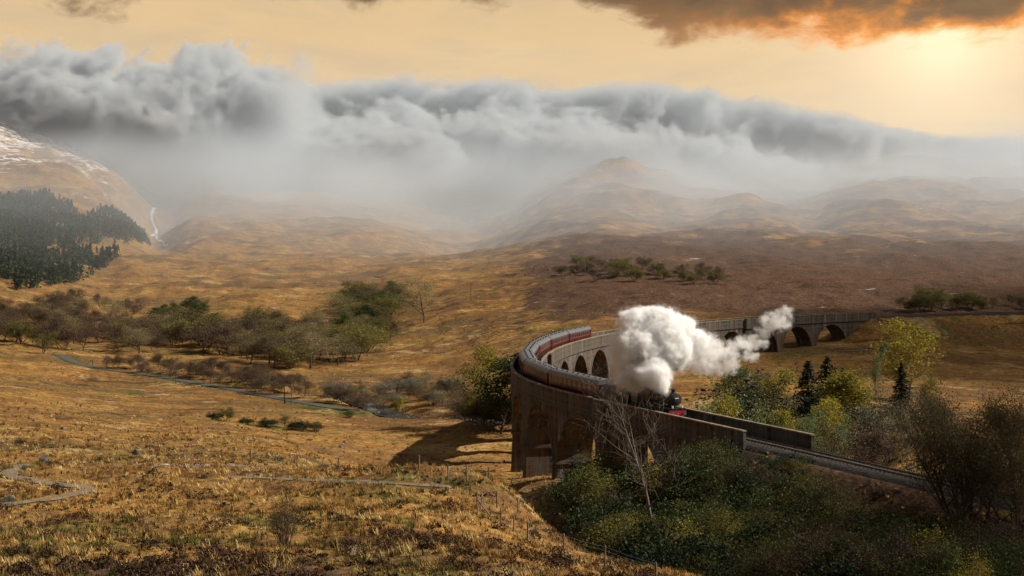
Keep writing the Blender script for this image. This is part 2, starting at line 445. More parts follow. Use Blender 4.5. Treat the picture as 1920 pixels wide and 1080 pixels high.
# ------------------------------------------------------------------ materials
def new_mat(name):
    m = bpy.data.materials.new(name); m.use_nodes = True; t = m.node_tree; t.nodes.clear(); n = NT(t)
    b = n.n('ShaderNodeBsdfPrincipled'); o = n.n('ShaderNodeOutputMaterial'); t.links.new(b.outputs[0], o.inputs[0])
    b.inputs['Specular IOR Level'].default_value = 0.25
    return m, n, b, o
def bump(n, b, h, strength=0.5, dist=0.1):
    k = n.n('ShaderNodeBump'); k.inputs['Strength'].default_value = strength; k.inputs['Distance'].default_value = dist
    n.put(k.inputs['Height'], h); n.put(b.inputs['Normal'], k.outputs[0])
def simple_mat(name, col, rough=0.7, metal=0.0, vary=0.25, scale=3.0, spec=0.3, bumps=0.0):
    m, n, b, o = new_mat(name)
    g = n.n('ShaderNodeNewGeometry').outputs['Position']
    a = n.noise(g, scale, 5, 0.6); c = n.noise(g, scale * 7, 3, 0.6)
    f = n.add(n.mul(a, 0.65), n.mul(c, 0.35))
    lo = tuple(x * (1 - vary) for x in col); hi = tuple(min(1, x * (1 + vary)) for x in col)
    n.put(b.inputs['Base Color'], n.mix(n.step(f, 0.3, 0.7), lo, hi))
    b.inputs['Roughness'].default_value = rough; b.inputs['Metallic'].default_value = metal; b.inputs['Specular IOR Level'].default_value = spec
    if bumps: bump(n, b, f, bumps, 0.05)
    return m
def ground_material():
    m, n, b, o = new_mat('moorland')
    pos = n.n('ShaderNodeNewGeometry').outputs['Position']
    at_ = n.n('ShaderNodeAttribute', attribute_name='zone'); zs = n.n('ShaderNodeSeparateColor'); n.put(zs.inputs[0], at_.outputs['Color'])
    hz, gz, sz = zs.outputs[0], zs.outputs[1], zs.outputs[2]
    p = pos
    n_big = n.noise(p, 0.02, 5, 0.6); n_mid = n.noise(p, 0.16, 5, 0.62); n_fin = n.noise(p, 0.9, 5, 0.65); n_vf = n.noise(p, 4.0, 3, 0.6)
    strk = n.noise(n.vmath('MULTIPLY', p, (0.05, 0.16, 0.4)), 1.0, 5, 0.65, 0.6)
    straw = n.ramp(n.add(n.mul(n_mid, 0.5), n.mul(n_fin, 0.5)), [(0.34, (0.055, 0.030, 0.012)), (0.45, (0.19, 0.10, 0.029)), (0.54, (0.33, 0.185, 0.052)), (0.66, (0.53, 0.345, 0.115))])
    rust = n.ramp(n_fin, [(0.35, (0.09, 0.037, 0.012)), (0.65, (0.27, 0.115, 0.03))])
    col = n.mix(n.step(n_mid, 0.48, 0.62, 0.0, 0.8), straw, rust)
    dull = n.noise(n.vmath('MULTIPLY', p, (0.012, 0.03, 0.06)), 1.0, 6, 0.68, 0.7)
    col = n.mix(n.step(dull, 0.44, 0.60, 0.0, 0.75), col, n.ramp(n_fin, [(0.35, (0.050, 0.031, 0.018)), (0.65, (0.15, 0.088, 0.042))]))
    grn = n.ramp(n_fin, [(0.35, (0.040, 0.043, 0.010)), (0.65, (0.13, 0.125, 0.03))])
    col = n.mix(n.step(n.add(gz, n.mul(n.sub(n_mid, 0.5), 0.9)), 0.25, 0.55, 0.0, 0.85), col, grn)
    brk = n.step(n.noise(n.vmath('MULTIPLY', p, (0.022, 0.040, 0.1)), 1.0, 7, 0.66, 0.9), 0.53, 0.57)
    col = n.mix(n.mul(brk, 0.7), col, n.ramp(n_fin, [(0.32, (0.075, 0.034, 0.014)), (0.68, (0.22, 0.105, 0.034))]))
    rsh = n.step(n.noise(n.vmath('ADD', n.vmath('MULTIPLY', p, (0.030, 0.060, 0.1)), (7.0, 3.0, 1.0)), 1.0, 7, 0.68, 1.2), 0.58, 0.62)
    col = n.mix(n.mul(rsh, 0.55), col, n.ramp(n_fin, [(0.32, (0.045, 0.042, 0.014)), (0.68, (0.15, 0.13, 0.05))]))
    pal = n.step(n.noise(n.vmath('ADD', n.vmath('MULTIPLY', p, (0.035, 0.075, 0.1)), (1.0, 9.0, 4.0)), 1.0, 7, 0.7, 0.6), 0.57, 0.62)
    col = n.mix(n.mul(pal, 0.55), col, n.ramp(n_fin, [(0.32, (0.24, 0.15, 0.062)), (0.68, (0.56, 0.39, 0.165))]))
    hea = n.ramp(n_fin, [(0.32, (0.022, 0.012, 0.009)), (0.5, (0.062, 0.034, 0.024)), (0.68, (0.15, 0.085, 0.045))])
    hf = n.step(n.add(n.add(hz, n.mul(n.sub(strk, 0.5), 1.5)), n.mul(n.sub(n_fin, 0.5), 0.7)), 0.42, 0.62)
    col = n.mix(n.mul(hf, 0.92), col, hea)
    # peat hags and rock showing through
    peat = n.step(n.noise(n.vmath('MULTIPLY', p, (0.03, 0.10, 0.3)), 1.0, 6, 0.7, 0.8), 0.57, 0.64)
    col = n.mix(n.mul(peat, 0.75), col, (0.030, 0.020, 0.014))
    rock = n.step(n.noise(n.vmath('MULTIPLY', p, (0.06, 0.10, 0.3)), 1.0, 6, 0.75, 0.5), 0.665, 0.71)
    col = n.mix(n.mul(rock, 0.6), col, (0.13, 0.12, 0.11))
    snf = n.step(n.add(sz, n.mul(n.sub(strk, 0.5), 2.6)), 0.40, 0.70)
    col = n.mix(n.mul(snf, 0.7), col, (0.72, 0.74, 0.78))
    n.put(b.inputs['Base Color'], col); b.inputs['Roughness'].default_value = 0.95; b.inputs['Specular IOR Level'].default_value = 0.08
    k = n.n('ShaderNodeBump'); k.inputs['Strength'].default_value = 0.9; k.inputs['Distance'].default_value = 0.5
    hsum = n.add(n.add(n.mul(n_fin, 0.6), n.mul(n_vf, 0.25)), n.mul(n_mid, 2.0))
    n.put(k.inputs['Height'], hsum); n.put(b.inputs['Normal'], k.outputs[0])
    return m
M_GROUND = ground_material()

# ------------------------------------------------------------------ the ground sheet (polar grid, fine near by, reaching past the ridges)
def build_ground():
    na, nd = 600, 780
    d = np.concatenate([[0.3, 2, 5, 9], np.exp(np.linspace(math.log(14), math.log(5200), nd))])       # fine in the valley ahead, coarse all round behind
    a = np.concatenate([np.radians(np.arange(-180, -33, 7.0)), np.linspace(R_(-33), R_(33), na), np.radians(np.arange(40, 181, 7.0)), [math.pi]]); na, nd = len(a), len(d)
    A, D = np.meshgrid(a, d)
    X = D * np.sin(A); Y = D * np.cos(A)
    Z = height(X.ravel(), Y.ravel()).reshape(X.shape)
    i = np.arange(nd - 1)[:, None] * na + np.arange(na - 1)[None]
    q = np.stack([i, i + 1, i + na + 1, i + na], -1).reshape(-1, 4)
    h, g, s = zone(X.ravel(), Y.ravel())
    c = np.stack([h, g, s, np.ones_like(h)], -1)
    me = mesh_np('ground', np.stack([X, Y, Z], -1).reshape(-1, 3), q, smooth=True, mats=[M_GROUND], fattr={'zone': ('FLOAT_COLOR', 'POINT', c)})
    return link('ground', me, kind='structure')
build_ground()

# draped strips: road, paths
def strip(name, line, half, lift, mat, rag=0.0, seed=0, **props):
    rnd = random.Random(seed); P = np.array(line); T = np.gradient(P, axis=0); T /= np.linalg.norm(T, axis=1)[:, None] + 1e-9
    N = np.stack([-T[:, 1], T[:, 0]], -1); V = []; k = 7
    offs = np.linspace(-1, 1, k)
    for i in range(len(P)):
        wl = half * (1 + rag * (rnd.random() - 0.5)); wr = half * (1 + rag * (rnd.random() - 0.5))
        for o in offs:
            q = P[i] + N[i] * o * (wl if o < 0 else wr)
            V.append((q[0], q[1]))
    V = np.array(V); Z = height(V[:, 0], V[:, 1]) + lift - 0.04 * np.tile(np.abs(offs) ** 2, len(P))
    i = np.arange(len(P) - 1)[:, None] * k + np.arange(k - 1)[None]
    q = np.stack([i, i + 1, i + k + 1, i + k], -1).reshape(-1, 4)
    return link(name, mesh_np(name, np.column_stack([V, Z]), q, smooth=True, mats=[mat]), **props)
M_ROAD = simple_mat('asphalt', (0.07, 0.066, 0.062), 0.85, vary=0.2, scale=0.6)
M_PATH = simple_mat('trodden_gravel', (0.175, 0.13, 0.09), 0.95, vary=0.35, scale=1.5, bumps=0.4)
strip('valley_road', ROAD, 1.7, 0.16, M_ROAD, 0.05, 1, kind='structure')
strip('hill_path', PATH1, 0.75, 0.10, M_PATH, 0.7, 2, kind='structure')
strip('moor_path', PATH2, 0.60, 0.10, M_PATH, 0.8, 3, kind='structure')
strip('farm_track', TRACKWAY, 1.7, 0.14, M_PATH, 0.2, 4, kind='structure')
# ------------------------------------------------------------------ the viaduct
def concrete_material(name, warm=0.0):
    m, n, b, o = new_mat(name)
    pos = n.n('ShaderNodeNewGeometry').outputs['Position']
    x, y, z = n.sep(pos)
    big = n.noise(pos, 0.22, 5, 0.6); fin = n.noise(pos, 2.2, 5, 0.65)
    run = n.noise(n.comb(n.mul(x, 1.1), n.mul(y, 1.1), n.mul(z, 0.07)), 1.0, 5, 0.68, 0.3)       # water runs down the faces
    run2 = n.noise(n.comb(n.mul(x, 0.5), n.mul(y, 0.5), n.mul(z, 0.10)), 1.0, 4, 0.6, 0.4)
    boards = n.noise(n.comb(0.3, 0.7, n.mul(z, 1.6)), 1.0, 2, 0.5)                                # lifts of the shuttering
    col = n.ramp(n.add(n.mul(big, 0.6), n.mul(fin, 0.4)), [(0.3, (0.040, 0.037, 0.032)), (0.5, (0.088, 0.080, 0.067)), (0.7, (0.160, 0.147, 0.126))])
    col = n.mix(n.mul(n.step(run2, 0.47, 0.60), 0.7), col, (0.120, 0.055, 0.019))
    col = n.mix(n.mul(n.step(run, 0.50, 0.60), 0.82), col, (0.022, 0.020, 0.018))
    col = n.mix(n.mul(n.step(run, 0.42, 0.34), 0.6), col, (0.30, 0.285, 0.255))
    col = n.mix(n.mul(n.step(boards, 0.47, 0.55), 0.45), col, (0.10, 0.095, 0.085))
    n.put(b.inputs['Base Color'], col); b.inputs['Roughness'].default_value = 0.92; b.inputs['Specular IOR Level'].default_value = 0.15
    bump(n, b, n.add(n.mul(fin, 0.6), n.mul(boards, 0.5)), 0.5, 0.06)
    return m
M_CONC = concrete_material('weathered_concrete')
M_COPE = simple_mat('mossy_coping', (0.19, 0.155, 0.105), 0.95, vary=0.45, scale=0.5, bumps=0.4)
NSPAN = 19
AB_N, AB_F = 8.0, 13.0
S0, S1 = S_NEAR + AB_N, S_FAR - AB_F
PITCH = (S1 - S0) / NSPAN
RAD = (PITCH - 2.2) / 2; ZCROWN = -2.0; ZSPR = ZCROWN - RAD
HALF = 2.75
via = empty('railway_viaduct', on_line(120, 0, -18), label='long curved concrete railway viaduct of tall round arches carrying the steam train', category='viaduct')
def into(root, fn=on_line):
    inv = root.matrix_basis.inverted()
    def g(s, t, z):
        p = inv @ Vector(fn(s, t, z)); return (p.x, p.y, p.z)
    return g
VF = into(via)
def span_mesh(k):
    c = S0 + (k + 0.5) * PITCH; mb = MB(); n = 22
    arc = [(c - RAD * math.cos(math.pi * i / n), ZSPR + RAD * math.sin(math.pi * i / n)) for i in range(n + 1)]
    pts = [(c - PITCH / 2, ZSPR)] + arc + [(c + PITCH / 2, ZSPR)]
    for i in range(len(pts) - 1):
        (s0, z0), (s1, z1) = pts[i], pts[i + 1]
        q = [(s0, -HALF, z0), (s1, -HALF, z1), (s1, HALF, z1), (s0, HALF, z0), (s0, -HALF, -1.0), (s1, -HALF, -1.0), (s1, HALF, -1.0), (s0, HALF, -1.0)]
        mb.poly(q, [(0, 1, 5, 4), (3, 7, 6, 2), (0, 3, 2, 1), (4, 5, 6, 7)])
    rings = []
    for side in (-1, 1):
        ring = MB(); rings.append(ring)
        a, b = side * (HALF - 0.1), side * (HALF + 0.07)
        for i in range(n):
            t0, t1 = math.pi * i / n, math.pi * (i + 1) / n
            P = []
            for t in (t0, t1):
                for rr in (RAD - 0.02, RAD + 0.62):
                    for w_ in (a, b): P.append((c - rr * math.cos(t), w_, ZSPR + rr * math.sin(t)))
            ring.poly(P, [(1, 3, 7, 5), (0, 4, 6, 2), (0, 1, 5, 4), (2, 6, 7, 3)])
    return mb, rings
for k in range(NSPAN):
    mb, rings = span_mesh(k)
    sp = mb.build('arch_span', M_CONC, via, fn=VF)
    for ring in rings: ring.build('arch_ring', M_CONC, sp, fn=VF)
# piers, with an impost ledge under each springing; every fifth one is a broad pier with a refuge
BROAD = (2, 7, 12, 16)
def pier(k):
    s = S0 + k * PITCH; x, y, h = rail_at(s); zg = min(ground(x + dx_, y + dy_) for dx_ in (-4, 0, 4) for dy_ in (-4, 0, 4)) - 1.2
    broad = k in BROAD
    top = ZSPR + 0.15; hs = 1.1 if not broad else 1.75; ht = HALF - 0.06
    bt = (top - zg) / 26.0
    mb = MB()
    nz = 6
    for i in range(nz):
        a, b = i / nz, (i + 1) / nz
        za, zb = zg + (top - zg) * a, zg + (top - zg) * b
        ea, eb = bt * (1 - a), bt * (1 - b)
        mb.poly([(s - hs - ea, -ht - ea, za), (s + hs + ea, -ht - ea, za), (s + hs + ea, ht + ea, za), (s - hs - ea, ht + ea, za),
                 (s - hs - eb, -ht - eb, zb), (s + hs + eb, -ht - eb, zb), (s + hs + eb, ht + eb, zb), (s - hs - eb, ht + eb, zb)],
                [(0, 1, 5, 4), (1, 2, 6, 5), (2, 3, 7, 6), (3, 0, 4, 7)] + ([(4, 5, 6, 7)] if i == nz - 1 else []))
    p = mb.build('pier', M_CONC, via, fn=VF)
    MB().box((s - hs - 0.28, -ht - 0.3, top - 0.5), (s + hs + 0.28, ht + 0.3, top - 0.02)).build('impost', M_CONC, p, fn=VF)
    if broad:
        for side in (-1, 1):
            lo, hi = sorted((side * (HALF - 0.05), side * (HALF + 0.55)))
            MB().box((s - 1.7, lo, top - 0.01), (s + 1.7, hi, -1.0)).build('pilaster', M_CONC, p, fn=VF)
        for side in (-1, 1):
            r = MB(); a, b = sorted((side * 2.92, side * 3.75))
            r.box((s - 1.9, a, -1.6), (s + 1.9, b, -0.6))
            o1, o2 = sorted((side * 3.45, side * 3.75))
            r.box((s - 1.9, o1, -0.6), (s + 1.9, o2, 1.42))
            for e in (-1.9, 1.6): r.box((s + e, a, -0.6), (s + e + 0.3, b - 0.3 if side > 0 else b, 1.42) if side > 0 else (s + e + 0.3, b, 1.42))
            r.build('refuge', M_CONC, via, fn=VF)
for k in range(1, NSPAN): pier(k)
# abutments: solid ends
for a, b, nm in ((S_NEAR, S0, 'abutment'), (S1, S_FAR, 'abutment')):
    mb = MB(); n = 8
    for i in range(n):
        s0, s1 = a + (b - a) * i / n, a + (b - a) * (i + 1) / n
        mb.box((s0, -HALF, -22.0), (s1, HALF, -1.0))
    mb.build(nm, M_CONC, via, fn=VF)
# parapets with copings, and the string course below them
def long_box(lo_t, hi_t, z0, z1, sa, sb, step=2.0):
    mb = MB(); n = max(2, int((sb - sa) / step))
    for i in range(n + 1):
        s = sa + (sb - sa) * i / n
        b = len(mb.v); mb.v += [(s, lo_t, z0), (s, hi_t, z0), (s, hi_t, z1), (s, lo_t, z1)]
        if i:
            a = b - 4
            for j in range(4): mb.f.append((a + j, a + (j + 1) % 4, b + (j + 1) % 4, b + j))
    mb.f.append((0, 1, 2, 3)); e = len(mb.v) - 4; mb.f.append((e + 3, e + 2, e + 1, e))
    return mb
for side in (-1, 1):
    sa = S_NEAR if side > 0 else S_NEAR + 6.0
    lo, hi = sorted((side * 2.52, side * 2.92))
    pr = long_box(lo, hi, -0.98, 1.2, sa, S_FAR).build('parapet', M_CONC, via, fn=VF)
    long_box(lo - 0.07, hi + 0.07, 1.2, 1.38, sa - 0.05, S_FAR + 0.05).build('coping', M_COPE, pr, fn=VF)
    lo, hi = sorted((side * 2.6, side * 3.05))
    long_box(lo, hi, -1.28, -0.985, S_NEAR + 0.3, S_FAR - 0.3).build('string_course', M_CONC, via, fn=VF)

# ------------------------------------------------------------------ the track
M_BALLAST = simple_mat('ballast_stone', (0.055, 0.049, 0.045), 0.95, vary=0.8, scale=3.5, bumps=1.0, spec=0.05)
M_RAIL = simple_mat('rail_steel', (0.16, 0.14, 0.125), 0.28, 0.85, vary=0.3, scale=1.0, spec=0.5)
M_SLEEPER = simple_mat('creosoted_timber', (0.085, 0.07, 0.06), 0.6, vary=0.4, scale=2.0, spec=0.4, bumps=0.4)
trk = empty('railway_track', on_line(-49, 0, -0.3), label='single railway track on stone ballast curving off the viaduct onto the embankment', category='railway track')
TF = into(trk)
for side in (-1, 1):
    t = side * 0.7525
    mb = long_box(t - 0.036, t + 0.036, -0.045, 0.0, -128, 400, 2.0)
    foot = long_box(t - 0.065, t + 0.065, -0.16, -0.125, -128, 400, 2.0); web = long_box(t - 0.012, t + 0.012, -0.126, -0.044, -128, 400, 2.0)
    for e in (foot, web): mb.poly(e.v, e.f)
    mb.build('rail', M_RAIL, trk, fn=TF)
mb = MB(); mb.box((-1.3, -0.125, -0.09), (1.3, 0.125, 0.06))
for sx in (-1, 1): mb.box((sx * 0.7525 - 0.17, -0.10, 0.06), (sx * 0.7525 + 0.17, 0.10, 0.085))
slp = mb.data('sleeper', M_SLEEPER)
rnd = random.Random(5); inv = trk.matrix_basis.inverted()
for i in range(300):
    s = -127 + i * 0.70; x, y, h = rail_at(s)
    o = link('sleeper', slp, trk)
    o.location = inv @ Vector((float(x), float(y), -0.235 + rnd.uniform(-.01, .01))); o.rotation_euler = (0, 0, float(h) + rnd.uniform(-.02, .02))
def ballast():
    prof = [(-2.5, -0.72), (-2.05, -0.42), (-1.55, -0.23), (-0.7, -0.20), (0, -0.20), (0.7, -0.20), (1.55, -0.23), (2.05, -0.42), (2.5, -0.72)]
    ss = np.arange(-128, 400, 0.8); V = []
    rs = np.random.RandomState(3)
    tt = np.interp(np.linspace(0, 8, 25), range(9), [p[0] for p in prof]); zz = np.interp(np.linspace(0, 8, 25), range(9), [p[1] for p in prof])
    for s in ss:
        x, y, h = rail_at(s); j = rs.rand(25) * 0.07
        V.append(np.stack([x + np.cos(h) * tt, y + np.sin(h) * tt, zz + j - 0.035], -1))
    V = np.array(V) - np.array(trk.location); k = 25
    i = np.arange(len(ss) - 1)[:, None] * k + np.arange(k - 1)[None]
    q = np.stack([i, i + 1, i + k + 1, i + k], -1).reshape(-1, 4)
    link('ballast', mesh_np('ballast', V.reshape(-1, 3), q, mats=[M_BALLAST]), trk, kind='stuff')
ballast()
# ------------------------------------------------------------------ the train
M_MAROON = simple_mat('maroon_paint', (0.080, 0.009, 0.009), 0.35, vary=0.2, scale=1.2, spec=0.5)
M_CROOF = simple_mat('coach_roof_grey', (0.115, 0.118, 0.13), 0.42, vary=0.25, scale=0.8, spec=0.5)
M_BLACK = simple_mat('engine_black', (0.014, 0.014, 0.015), 0.4, vary=0.5, scale=2.0, spec=0.5)
M_SOOT = simple_mat('sooty_iron', (0.022, 0.020, 0.018), 0.75, vary=0.5, scale=3.0)
M_RED = simple_mat('buffer_beam_red', (0.42, 0.012, 0.018), 0.4, vary=0.15, scale=2.0, spec=0.5)
M_STEEL = simple_mat('bright_steel', (0.36, 0.35, 0.33), 0.35, 0.8, vary=0.2, scale=2.0)
M_COAL = simple_mat('coal', (0.012, 0.012, 0.013), 0.5, vary=0.6, scale=8.0, bumps=1.0)
M_CREAM = simple_mat('cream_lining', (0.52, 0.40, 0.18), 0.5, vary=0.1, scale=2.0)
M_FRAME = simple_mat('window_frame_tan', (0.16, 0.085, 0.06), 0.5, vary=0.1)
M_WHITE = simple_mat('white_enamel', (0.75, 0.75, 0.72), 0.4, vary=0.05)
def glass_mat():
    m, n, b, o = new_mat('carriage_glass')
    b.inputs['Base Color'].default_value = (0.03, 0.032, 0.035, 1); b.inputs['Roughness'].default_value = 0.08; b.inputs['Specular IOR Level'].default_value = 0.7
    return m
M_GLASS = glass_mat()
def wheel_data(r, wdt, spokes, mat):
    """tyre, rim, hub and spokes in the x-z plane, axle along y"""
    mb = MB(); n = 20
    for r0, r1, y0, y1 in ((r * 0.84, r, -wdt / 2, wdt / 2), (0.0, r * 0.2, -wdt * 0.7, wdt * 0.7)):
        b = len(mb.v)
        for i in range(n):
            a = 2 * math.pi * i / n
            for rr in (r0, r1):
                for yy in (y0, y1): mb.v.append((rr * math.cos(a), yy, rr * math.sin(a)))
        for i in range(n):
            p, q = b + 4 * i, b + 4 * ((i + 1) % n)
            mb.f += [(p + 2, q + 2, q + 3, p + 3), (p, p + 2, q + 2, q), (p + 1, q + 1, q + 3, p + 3)]
            if r0 > 0: mb.f.append((p, q, q + 1, p + 1))
    for k in range(spokes):
        a = 2 * math.pi * k / spokes; ca, sa = math.cos(a), math.sin(a); e = 0.03 * r + 0.015
        P = []
        for rr in (r * 0.15, r * 0.87):
            for w_ in (-e, e):
                for yy in (-wdt * 0.25, wdt * 0.25): P.append((rr * ca - w_ * sa, yy, rr * sa + w_ * ca))
        mb.poly(P, [(0, 1, 3, 2), (4, 6, 7, 5), (0, 4, 5, 1), (2, 3, 7, 6), (0, 2, 6, 4), (1, 5, 7, 3)])
    return mb.data('wheel', mat)
W_COACH = wheel_data(0.46, 0.13, 8, M_SOOT); W_DRIVE = wheel_data(0.91, 0.14, 18, M_BLACK); W_BOGIE = wheel_data(0.5, 0.13, 10, M_BLACK); W_TEND = wheel_data(0.65, 0.13, 12, M_BLACK)
def copy_tree(o, parent=None):
    c = o.copy(); COL.objects.link(c); c.parent = parent
    for k in ('label', 'category', 'group'):
        pass
    for ch in list(o.children): copy_tree(ch, c)
    return c
# --- one carriage: x along, y across, z up from the rails
COACH_L = 19.6
def make_coach():
    root = empty('railway_carriage')
    L = COACH_L / 2; body = MB()
    prof = [(1.32, 1.02), (1.39, 1.5), (1.40, 2.1), (1.36, 2.75), (1.32, 3.02)]
    out = [(y, z) for y, z in prof] + [(-y, z) for y, z in reversed(prof)]
    body.prism(out, -L, L, 0)
    body.build('body', M_MAROON, root)
    rp = [(1.36 * math.cos(a), 3.02 + 0.80 * math.sin(a) ** 0.9) for a in np.linspace(0.0, math.pi, 15)]
    rf = MB().prism(rp, -L - 0.03, L + 0.03, 0).build('roof', M_CROOF, root)
    vent = MB(); vent.box((-0.18, -0.13, 0), (0.18, 0.13, 0.16)); vent.tube([(0, 0, 0.12), (0, 0, 0.24)], 0.13, 8); vd = vent.data('roof_vent', M_SOOT)
    for i in range(9):
        for yy in (-0.45, 0.45):
            o = link('roof_vent', vd, root); o.location = (-L + 1.2 + i * (COACH_L - 2.4) / 8, yy + (0.12 if i % 2 else 0), 3.66)
    for xx in (-L / 3, L / 3, 0.0): MB().box((xx - 0.02, -1.25, 3.3), (xx + 0.02, 1.25, 3.32)).build('roof_rib', M_SOOT, rf)
    wf = MB(); fr = 0.07
    wf.box((-0.68, -0.02, -0.46), (0.68, 0.02, -0.46 + fr)); wf.box((-0.68, -0.02, 0.46 - fr), (0.68, 0.02, 0.46))
    wf.box((-0.68, -0.02, -0.46 + fr), (-0.68 + fr, 0.02, 0.46 - fr)); wf.box((0.68 - fr, -0.02, -0.46 + fr), (0.68, 0.02, 0.46 - fr)); wf.box((-0.60, -0.015, 0.16), (0.60, 0.015, 0.20))
    wfd = wf.data('window', M_FRAME); wpd = MB().box((-0.62, -0.008, -0.40), (0.62, 0.008, 0.40)).data('pane', M_GLASS)
    dd = MB().box((-0.34, -0.02, -1.0), (0.34, 0.02, 1.0)).data('door', M_MAROON); dpd = MB().box((-0.22, -0.012, 0.12), (0.22, 0.012, 0.80)).data('door_window', M_GLASS); hd = MB().box((0.2, -0.04, -0.12), (0.28, 0.04, -0.06)).data('handle', M_STEEL)
    for sy in (-1, 1):
        tilt = sy * 0.035
        for i in range(8):
            o = link('window', wfd, root); o.location = (-6.65 + i * 1.9, sy * 1.395, 2.42); o.rotation_euler = (tilt, 0, 0)
            p = link('pane', wpd, o); p.location = (0, sy * 0.004, 0)
        for xx in (-L + 0.75, -0.0 + 8.3, -8.1 + 8.1 + L - 0.75) if False else (-L + 0.75, L - 0.75):
            o = link('door', dd, root); o.location = (xx, sy * 1.395, 2.0); o.rotation_euler = (tilt * 0.5, 0, 0)
            p = link('door_window', dpd, o); p.location = (0, sy * 0.016, 0); link('handle', hd, o)
        MB().box((-L + 0.1, sy * 1.405 - 0.012, 1.86), (L - 0.1, sy * 1.405 + 0.012, 1.91)).build('lining', M_FRAME, root)
        MB().box((-L, sy * 1.30 - 0.05, 0.85), (L, sy * 1.30 + 0.05, 1.05)).build('solebar', M_SOOT, root)
    ug = MB(); ug.box((-3.4, -0.9, 0.45), (-1.2, 0.9, 0.98)); ug.box((0.8, -1.0, 0.5), (2.6, 1.0, 0.98)); ug.box((-L, -1.2, 0.94), (L, 1.2, 1.04)); ug.build('underframe', M_SOOT, root)
    for e in (-1, 1):
        g = MB()
        g.box((e * L, -0.45, 1.15) if e > 0 else (-L - 0.32, -0.45, 1.15), (L + 0.32, 0.45, 3.15) if e > 0 else (-L, 0.45, 3.15)); g.build('gangway', M_SOOT, root)
        bf = MB()
        for yy in (-0.87, 0.87):
            bf.tube([(e * L, yy, 1.05), (e * (L + 0.28), yy, 1.05)], 0.09, 8); bf.tube([(e * (L + 0.26), yy, 1.05), (e * (L + 0.32), yy, 1.05)], 0.22, 10)
        bf.build('buffer', M_SOOT, root)
        bo = MB(); bo.box((-1.75, -1.12, 0.42), (1.75, -0.98, 0.72)); bo.box((-1.75, 0.98, 0.42), (1.75, 1.12, 0.72)); bo.box((-0.3, -1.1, 0.4), (0.3, 1.1, 0.8))
        for xx in (-1.3, 1.3): bo.box((xx - 0.22, -1.2, 0.28), (xx + 0.22, -0.98, 0.62)); bo.box((xx - 0.22, 0.98, 0.28), (xx + 0.22, 1.2, 0.62)); bo.tube([(xx, -0.75, 0.46), (xx, 0.75, 0.46)], 0.07, 6)
        b = bo.build('bogie', M_SOOT, root); b.location = (e * 7.1, 0, 0)
        for xx in (-1.3, 1.3):
            for yy in (-0.75, 0.75):
                wv = link('wheel', W_COACH, b); wv.location = (xx, yy, 0.46)
    return root
def set_on_rails(o, s_mid, half):
    """stand a vehicle on the curve: its two ends of wheelbase sit on the line; +x points to the train's head (decreasing s)"""
    a = Vector(on_line(s_mid - half, 0, 0)); b = Vector(on_line(s_mid + half, 0, 0)); d = a - b
    o.location = (a + b) / 2; o.rotation_euler = (0, 0, math.atan2(d.y, d.x))
S_COACH = -2.2               # head end of the first carriage
coach = make_coach()
_labels = ['maroon carriage coupled directly behind the tender', 'second maroon carriage behind the locomotive tender', 'third maroon carriage from the tender, where the curve tightens',
           'fourth maroon carriage, middle of the train on the bend', 'fifth maroon carriage from the tender, past the bend', 'maroon carriage last but one of the train',
           'last maroon carriage at the tail of the train']
for i in range(7):
    c = coach if i == 0 else copy_tree(coach)
    c['label'] = _labels[i]; c['category'] = 'train carriage'; c['group'] = 'maroon carriages of the steam train'
    set_on_rails(c, S_COACH + 10.1 + i * 20.3, 7.1)
# --- tender
def make_tender():
    root = empty('locomotive_tender', label='black coal tender between the engine and the first maroon carriage', category='tender')
    L = 3.9
    MB().prism([(1.30, 1.25), (1.30, 2.75), (1.05, 3.25), (0.98, 3.25), (0.9, 2.7), (-0.9, 2.7), (-0.98, 3.25), (-1.05, 3.25), (-1.30, 2.75), (-1.30, 1.25)], -L, L, 0).build('tank', M_BLACK, root)
    MB().box((-L, -1.32, 1.08), (L, 1.32, 1.25)).build('footplate', M_BLACK, root)
    for sy in (-1, 1):
        fr_ = MB(); fr_.box((-L + 0.1, sy * 1.02 - 0.04, 0.55), (L - 0.1, sy * 1.02 + 0.04, 1.1)); fr_.build('frame', M_SOOT, root)
        MB().box((-L + 0.3, sy * 1.312 - 0.01, 1.5), (L - 0.3, sy * 1.312 + 0.01, 1.54)).build('lining', M_FRAME, root)
        for xx in (-2.5, 0, 2.5):
            wv = link('wheel', W_TEND, root); wv.location = (xx, sy * 0.75, 0.65)
    rs = np.random.RandomState(4); V = []; n_, m_ = 22, 9
    for i in range(n_):
        for j in range(m_):
            u, v = i / (n_ - 1) * 2 - 1, j / (m_ - 1) * 2 - 1
            V.append((u * 2.9 + 0.7, v * 0.86, 2.72 + 0.62 * (1 - v * v) * (1 - 0.7 * u * u) + rs.rand() * 0.14))
    i = np.arange(n_ - 1)[:, None] * m_ + np.arange(m_ - 1)[None]; q = np.stack([i, i + 1, i + m_ + 1, i + m_], -1).reshape(-1, 4)
    link('coal', mesh_np('coal', V, q, mats=[M_COAL]), root, kind='stuff')
    MB().box((-L - 0.02, -1.28, 0.85), (-L + 0.1, 1.28, 1.28)).build('buffer_beam', M_RED, root)
    return root
tender = make_tender(); set_on_rails(tender, S_COACH - 4.6, 2.5)
